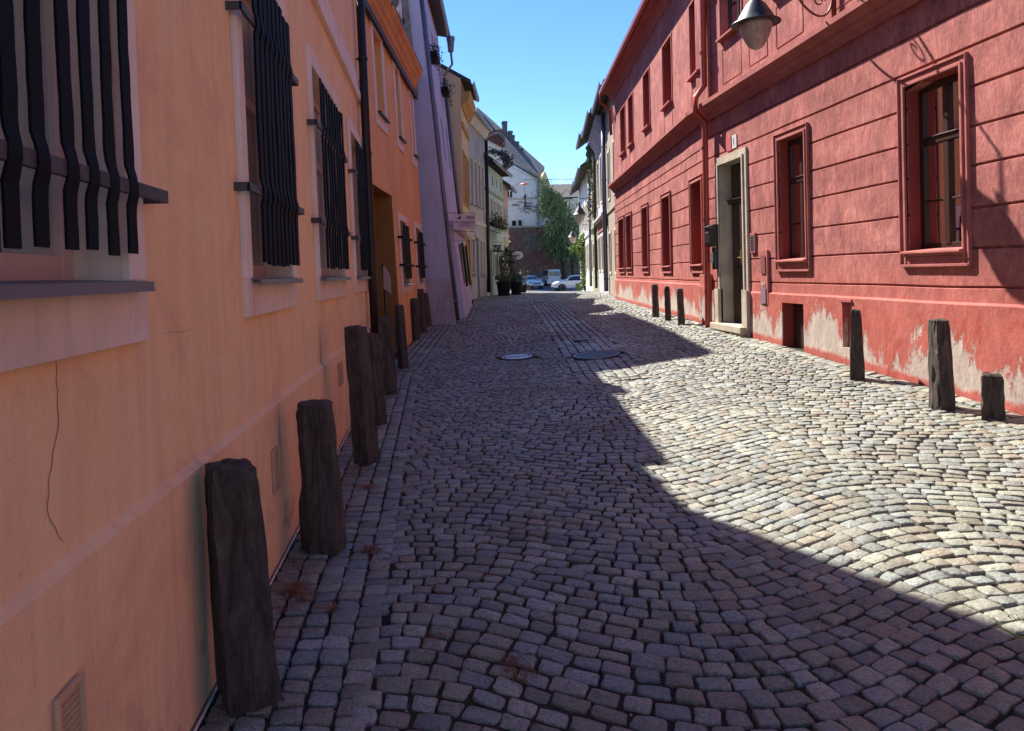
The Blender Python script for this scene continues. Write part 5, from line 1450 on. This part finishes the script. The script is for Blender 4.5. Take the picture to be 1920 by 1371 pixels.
body.from_pydata([tuple(bz + Vector(v) * 1.0 - c_) for v in vv], ee, [])
bo = bpy.data.objects.new('person', body); COL.objects.link(bo); bo.parent = t; body.materials.append(M['bronze'])
body.skin_vertices if hasattr(body, 'skin_vertices') else None
sk = bo.modifiers.new('skin', 'SKIN')
if not body.skin_vertices: 
    pass
else:
    rad_ = [.055, .05, .06, .025, .05, .025, .02, .018, .016, .028, .02, .016, .035, .024, .02, .035, .024, .02]
    for i, d in enumerate(body.skin_vertices[0].data): d.radius = (rad_[i], rad_[i]); d.use_root = (i == 0)
bo.modifiers.new('sub', 'SUBSURF').levels = 1
cab = MB(); top = c_ + Vector((0, 0, .16))
pa = L7.w(2.4, .02, 6.2); pb_ = f6.w(8.0, .02, top.z + .75)
mid = top + Vector((0, 0, .12))
cab.tube([pa, mid, pb_], .012, 5); cab.tube([top - Vector((0, 0, .01)), mid], .006, 5)
tag(cab.build('cable', 'metal_dark', None, origin=mid), 'thin cable stretched across the street carrying the umbrella figure', 'cable')

# ------------------------------------------------------------------ cars
def car(name, label, loc, rot, L, W, Hh, kind, paint):
    t = thing(name, label, 'car' if kind != 'van' else 'van', loc); t.rotation_euler = (0, 0, rot)
    hw = W / 2
    # stations: x, z_bottom, z_belt, z_top, half width at top (x forward = +)
    if kind == 'van':
        st = [(-.50, .30, 1.0, 1.05, .90), (-.495, .25, 1.15, 1.85, .80), (-.48, .25, 1.2, 1.98, .80), (-.2, .25, 1.2, 2.0, .82), (.1, .25, 1.2, 2.0, .82), (.26, .25, 1.2, 1.93, .78), (.38, .25, 1.12, 1.30, .86), (.47, .25, .95, 1.05, .86), (.50, .35, .7, .85, .86)]
    elif kind == 'suv':
        st = [(-.50, .40, .9, 1.0, .86), (-.47, .30, 1.0, 1.42, .74), (-.40, .28, .96, 1.46, .74), (-.2, .28, .95, 1.54, .74), (.04, .28, .95, 1.48, .74), (.12, .28, .95, 1.38, .74), (.23, .28, .98, 1.08, .84), (.36, .30, .90, 1.00, .84), (.46, .32, .78, .86, .82), (.50, .42, .66, .70, .78)]
    else:
        st = [(-.50, .38, .82, .9, .86), (-.46, .26, .9, 1.15, .74), (-.38, .24, .92, 1.38, .72), (-.15, .24, .92, 1.44, .72), (.06, .24, .92, 1.41, .72), (.12, .24, .92, 1.34, .72), (.26, .24, .92, .98, .84), (.38, .26, .84, .92, .82), (.46, .28, .74, .80, .80), (.50, .36, .6, .64, .76)]
    v = []; f = []
    for (x, zb, zm, zt, tw) in st:
        taper = 1 - .12 * max(0, abs(x) - .36) / .14
        w1 = hw * taper
        for (yy, zz) in ((w1 * .96, zb), (w1, zb + .25 * (zm - zb)), (w1, zm - .12), (w1 * .965, zm), (hw * tw * taper, zt - .04), (hw * tw * .86 * taper, zt)):
            v.append((x * L, yy, zz))
        for (yy, zz) in ((hw * tw * .86 * taper, zt), (hw * tw * taper, zt - .04), (w1 * .965, zm), (w1, zm - .12), (w1, zb + .25 * (zm - zb)), (w1 * .96, zb)):
            v.append((x * L, -yy, zz))
    k = 12
    for i in range(len(st) - 1):
        for j in range(k): f.append((i * k + j, i * k + (j + 1) % k, (i + 1) * k + (j + 1) % k, (i + 1) * k + j))
    f += [tuple(range(k)), tuple((len(st) - 1) * k + j for j in range(k))]
    def local(mb, nm, m, par=t, **kw):
        o = mb.build(nm, m, None, origin=(0, 0, 0), **kw); o.parent = par; return o
    mb = MB(); mb.add(v, f); bd = local(mb, 'body', paint, bevel=.03, smooth=False)
    for pgn in bd.data.polygons: pgn.use_smooth = True
    try: bd.data.set_sharp_from_angle(angle=R(35))
    except Exception: pass
    def S_(i): return st[i]
    # glass strips laid just outside the cabin sides
    cab = [i for i, s in enumerate(st) if s[3] > s[2] + .3]
    for sg in (1, -1):
        g_ = MB(); up = []; lo = []
        for i in cab:
            x, zb, zm, zt, tw = st[i]; taper = 1 - .12 * max(0, abs(x) - .36) / .14
            y1 = hw * .965 * taper; y2 = hw * tw * taper
            def pt(q): return (x * L, sg * (y1 + (y2 - y1) * q + .008), zm + (zt - .04 - zm) * q)
            lo.append(pt(.10)); up.append(pt(.90))
        xf = st[cab[-1] + 1] if cab[-1] + 1 < len(st) else None
        if xf:
            xx = st[cab[-1]][0] + (xf[0] - st[cab[-1]][0]) * .72
            lo.append((xx * L, sg * (hw * .955 + .006), st[cab[-1]][2] + .05)); up.append((xx * L - .02, sg * (hw * .955 + .004), st[cab[-1]][2] + .09))
        n_ = len(lo); g_.add(lo + up, [(i, i + 1, n_ + i + 1, n_ + i) for i in range(n_ - 1)]); 
        local(g_, 'side_window', 'car_glass', recalc=False)
    # windscreen and rear window
    i0 = cab[-1]; A_, B_ = st[i0], st[i0 + 1]
    def across(s0, s1, q0, q1, out):
        r_ = []
        for (q, dn) in ((q0, 0), (q1, 0)):
            x = (s0[0] + (s1[0] - s0[0]) * q) * L + out; z = s0[3] + (s1[3] - s0[3]) * q; y = hw * (s0[4] + (s1[4] - s0[4]) * q) * .84
            r_.append((x, y, z))
        (x0, y0, z0), (x1, y1, z1) = r_
        return [(x0, y0, z0 + .012), (x0, -y0, z0 + .012), (x1, -y1, z1 + .012), (x1, y1, z1 + .012)]
    local(MB().add(across(A_, B_, .08, .92, .02), [(0, 1, 2, 3)]), 'windscreen', 'car_glass', recalc=False)
    if kind == 'van':
        x = st[1][0] * L - .075
        local(MB().add([(x, hw * .72, 1.18), (x, -hw * .72, 1.18), (x + .03, -hw * .68, 1.78), (x + .03, hw * .68, 1.78)], [(0, 1, 2, 3)]), 'rear_window', 'car_glass', recalc=False)
        for sg in (1, -1): local(MB().wbox(-.5 * L - .03, -.5 * L + .05, sg * hw * .80 - .07, sg * hw * .80 + .07, .82, 1.15), 'tail_light', 'rust_red')
        local(MB().wbox(-.5 * L - .06, -.5 * L + .04, -hw * .85, hw * .85, .30, .52), 'bumper', paint, bevel=.03)
        local(MB().wbox(-.5 * L - .035, -.5 * L, -.26, .26, .66, .78), 'number_plate', 'white_paint')
        local(MB().wbox(-.5 * L - .012, -.5 * L + .02, -hw * .8, hw * .8, .93, .95), 'tailgate_seam', 'ink')
    else:
        fx = .5 * L
        for sg in (1, -1):
            local(MB().wbox(fx * .90, fx * .985, sg * hw * .66 - .17, sg * hw * .66 + .17, .62, .76), 'headlight', mat('headlight_glass', (.10, .14, .2), .1) if 'headlight_glass' not in bpy.data.materials else bpy.data.materials['headlight_glass'], bevel=.03)
            local(MB().wbox(.17 * L, .17 * L + .14, sg * (hw + .13) - .09, sg * (hw + .13) + .09, .98, 1.12), 'wing_mirror', paint, bevel=.03)
        local(MB().wbox(fx - .04, fx + .012, -.36, .36, .40, .66), 'grille', 'black_plastic', bevel=.01)
        local(MB().wbox(fx - .02, fx + .02, -hw * .7, hw * .7, .26, .34), 'air_intake', 'black_plastic')
        local(MB().wbox(fx + .012, fx + .03, -.26, .26, .42, .53), 'number_plate', 'white_paint')
    wr = .33 if kind != 'sedan' else .32
    for x in (-.30, .31):
        for sg in (1, -1):
            c0 = Vector((x * L, sg * (hw - .12), wr))
            w_ = local(MB().lathe(c0, [(wr * .66, -.11), (wr * .95, -.11), (wr, -.08), (wr, .08), (wr * .95, .11), (wr * .66, .11)], 24, 'y'), 'wheel', 'rubber')
            ar = MB().lathe(c0, [(wr * 1.16, -.13), (wr * 1.16, .128), (.001, .128)], 24, 'y'); local(ar, 'wheel_arch', 'dark')
            rm = MB(); yo = sg * (hw - .12) + sg * .115
            rm.lathe(Vector((x * L, yo, wr)), [(wr * .68, -.01), (wr * .68, .012), (wr * .60, .014), (wr * .60, -.01)], 20, 'y')
            for q in range(5):
                a_ = q * 1.2566; rm.prism([(x * L + math.cos(a_ + s_) * r0, yo, wr + math.sin(a_ + s_) * r0) for r0, s_ in ((.04, -.6), (wr * .6, -.16), (wr * .6, .16), (.04, .6))], (0, sg * .012, 0))
            local(rm, 'rim', 'rim', par=w_)
            for ch in (w_,): pass
    return t
p = gy(1000, 77, 537); car('parked_car', 'pale blue white estate car facing the street in the shade by the brick wall', (p.x - .15, 79.5, g(p.x, 79)), R(-90 + 14), 4.5, 1.8, 1.42, 'sedan', 'white_car')
p = gy(1039.5, 89, 537); car('parked_van', 'white van seen from behind in the shade of the brick wall', (p.x, 91.3, g(p.x, 90)), R(90), 4.7, 1.92, 1.95, 'van', 'white_car')
p = gy(1039, 68.5, 548); car('parked_car', 'silver white car seen from its left side, half hidden by the climbing vine', (p.x + 2.2, 70.4, g(p.x, 70)), R(180), 4.15, 1.8, 1.5, 'suv', 'silver_car')

# ------------------------------------------------------------------ manhole covers
def manhole(x, y, r, label, m, ringm, word=None):
    z = g(x, y) + .009; t = thing('manhole_cover', label, 'manhole cover', (x, y, z), None)
    def lay(mb):
        for v in mb.v: v.z += g(v.x, v.y) - g(x, y)
        return mb
    lay(MB().lathe((x, y, z), [(r * 1.02, -.03), (r * 1.02, .006), (r * .93, .008), (r * .93, -.03)], 40)).build('rim', ringm, t)
    pl = lay(MB().lathe((x, y, z), [(.001, -.02), (r * .92, -.02), (r * .92, .005), (.001, .005)], 40)).build('plate', m, t)
    mb = MB(); k = int(r / .05)
    for i in range(-k, k + 1):
        for j in range(-k, k + 1):
            a_, b_ = i * .05, j * .05
            if (a_ * a_ + b_ * b_) ** .5 < r * .85 and (word is None or abs(b_) < .06): mb.wbox(x + a_ - .016, x + a_ + .016, y + b_ - .016, y + b_ + .016, z + .0045, z + .0085)
    lay(mb).build('stud', ringm if word else m, pl)
    return t
q = gp(965, 675); q2 = gp(1107, 661)
manhole(MANH[0][0], MANH[0][1], MANH[0][2] - .06, 'small shiny pale manhole cover in the middle of the shaded street', 'cast_iron', 'cast_dark', 'x')
manhole(MANH[1][0], MANH[1][1], MANH[1][2] - .06, 'larger dark manhole cover with a pale rim, right of the shiny one', 'cast_dark', 'zinc_dark')
p = gp(1098, 637); z = g(p.x, p.y)
tag(MB().wbox(p.x - .22, p.x + .22, p.y - .16, p.y + .16, z - .01, z + .012).build('valve_cover', 'cast_dark', None, origin=(p.x, p.y, z)), 'small rectangular iron cover behind the larger manhole', 'cover')

# ------------------------------------------------------------------ outdoor unit above the orange cornice, doorway poster, hose
t = thing('air_conditioner', 'white outdoor air conditioner unit on the orange cornice, at the top of the photo', 'air conditioner', L2.w(3.2, .3, L2.hit(722, 5, .3)[1]))
o_ = ROOTLOC[t.name]; px_ = gy(733, o_.y, -2)
cx_, cz_ = gy(736, o_.y, 6).x, gy(736, o_.y, 6).z
MB().wbox(cx_ - .22, cx_ + .16, o_.y, o_.y + .4, cz_ - .2, cz_ + .12).build('casing', 'white_paint', t, bevel=.05)
MB().lathe((cx_ - .04, o_.y - .012, cz_ + .04), [(.17, 0), (.17, .02), (.15, .02), (.15, -.005), (.001, -.005)], 20, 'y').build('fan_grille', 'cast_dark', t)
MB().tube([(cx_ - .1, o_.y + .1, cz_ - .2), (cx_ - .1, o_.y + .1, cz_ - .3), L2.w(2.3, .28, cz_ - .34)], .02, 6).tube([(cx_ + .2, o_.y + .3, cz_ - .2), (cx_ + .2, o_.y + .3, cz_ - .32)], .02, 6).build('support', 'metal_dark', t)

t = thing('advertising_board', 'curled pale poster board standing in the orange doorway behind the black downpipe', 'board', L2.w(.35, -.1, .3))
mb = MB(); pts = []
for i in range(9):
    q_ = i / 8; pts.append((L2.w(.42 + .30 * q_, .06 + .07 * math.sin(q_ * 2.2), 0)))
zt_ = [1.86 - .30 * (i / 8) ** 1.2 for i in range(9)]
v_ = []
for i, p_ in enumerate(pts): v_ += [Vector((p_.x, p_.y, 1.50 - .015 * i)), Vector((p_.x, p_.y, zt_[i]))]
v2 = [v + Vector((-.012, -.01, 0)) for v in v_]
mb.add(v_ + v2, [(2 * i, 2 * i + 2, 2 * i + 3, 2 * i + 1) for i in range(8)] + [(18 + 2 * i, 18 + 2 * i + 1, 18 + 2 * i + 3, 18 + 2 * i + 2) for i in range(8)] + [(0, 1, 19, 18), (16, 17, 35, 34)] + [(2 * i, 2 * i + 2, 20 + 2 * i, 18 + 2 * i) for i in range(8)] + [(2 * i + 1, 2 * i + 3, 21 + 2 * i, 19 + 2 * i) for i in range(8)])
mb.build('poster', mat('faded_poster', (.26, .21, .21), .6), t)
MB().tube([L2.w(.48, .12, .35), L2.w(.48, .12, 1.9)], .02, 6).build('stand', 'metal_dark', t)

# ------------------------------------------------------------------ small things on the ground
p = at(880, 572)
t = thing('box', 'small dark box on the ground at the corner of the lilac house', 'box', p)
MB().wbox(p.x - .12, p.x + .12, p.y - .15, p.y + .1, p.z - .02, p.z + .16).build('case', 'pot_black', t, bevel=.01)
MB().wbox(p.x - .13, p.x + .13, p.y - .16, p.y + .11, p.z + .161, p.z + .18).build('lid', 'pot_black', t, bevel=.005)
mb = MB()
def tuft(px, py, n, r, h):
    p = at(px, py)
    for k in range(n):
        a_ = random.random() * 6.28; q_ = random.random() * r; s_ = p + Vector((math.cos(a_) * q_, math.sin(a_) * q_, -.012))
        a2 = random.random() * 6.28; l_ = h * random.uniform(.5, 1.3)
        e1 = s_ + Vector((math.cos(a2) * l_ * .5, math.sin(a2) * l_ * .5, l_ * .55)); e2 = e1 + Vector((math.cos(a2) * l_ * .5, math.sin(a2) * l_ * .5, -l_ * .15))
        w_ = Vector((-math.sin(a2), math.cos(a2), 0)) * .0018
        mb.add([s_ - w_, s_ + w_, e1 + w_, e1 - w_, e2], [(0, 1, 2, 3), (3, 2, 4)])
for (x, y, n, r, h) in ((555, 1112, 150, .07, .07), (575, 1128, 80, .06, .055), (622, 1148, 70, .05, .05), (697, 1032, 110, .06, .05), (688, 915, 90, .07, .05), (830, 1108, 40, .06, .03), (915, 1150, 60, .08, .03), (965, 1245, 60, .07, .04), (800, 1200, 30, .08, .03), (705, 900, 40, .06, .05), (540, 1150, 60, .05, .05), (980, 1270, 70, .08, .04), (905, 1080, 50, .07, .03), (690, 1195, 40, .05, .03)):
    tuft(x, y, n, r, h)
tag(mb.build('dry_grass', 'dry_grass', None, recalc=False), kind='stuff')
mb = MB()
for k in range(420):     # green weeds and moss in the joints
    y = random.uniform(2.4, 12); x = random.uniform(-.8, 4.7)
    if noise.noise(Vector((x * 1.1, y * .8, 4))) < .08: continue
    z = g(x, y)
    for q_ in range(5): mb.leaf((x + random.gauss(0, .015), y + random.gauss(0, .015), z - .008), random.uniform(.008, .018))
for k in range(700):
    u = random.uniform(4.6, 14); p_ = L1.w(u, .05 + random.random() * .12, 0); z = g(p_.x, p_.y)
    mb.leaf((p_.x, p_.y, z + .005), random.uniform(.01, .03))
tag(mb.build('moss', 'leaf_ivy', None, recalc=False), kind='stuff')
mb = MB()
for k in range(2200):
    y = random.uniform(2.4, 9); x = float(np.interp(y, LX_Y, LX_X)) + abs(random.gauss(0, .28)) + .04 if k % 2 else random.uniform(-.8, 4.8)
    z = g(x, y) - .004; mb.leaf((x, y, z + .004), random.uniform(.006, .016), Vector((random.gauss(0, 1), random.gauss(0, 1), .15)), .7)
tag(mb.build('litter', mat('pale_grit', (.32, .26, .22), .9), None, recalc=False), kind='stuff')
# overhead wire between the rows
tag(MB().tube([gy(1060, 52, 338), f7.w(2.2, .05, gy(1112, 52, 330).z)], .02, 5).build('wire', 'zinc', None, origin=gy(1085, 52, 334)), 'thin pale wire running high across the far end of the street', 'wire')
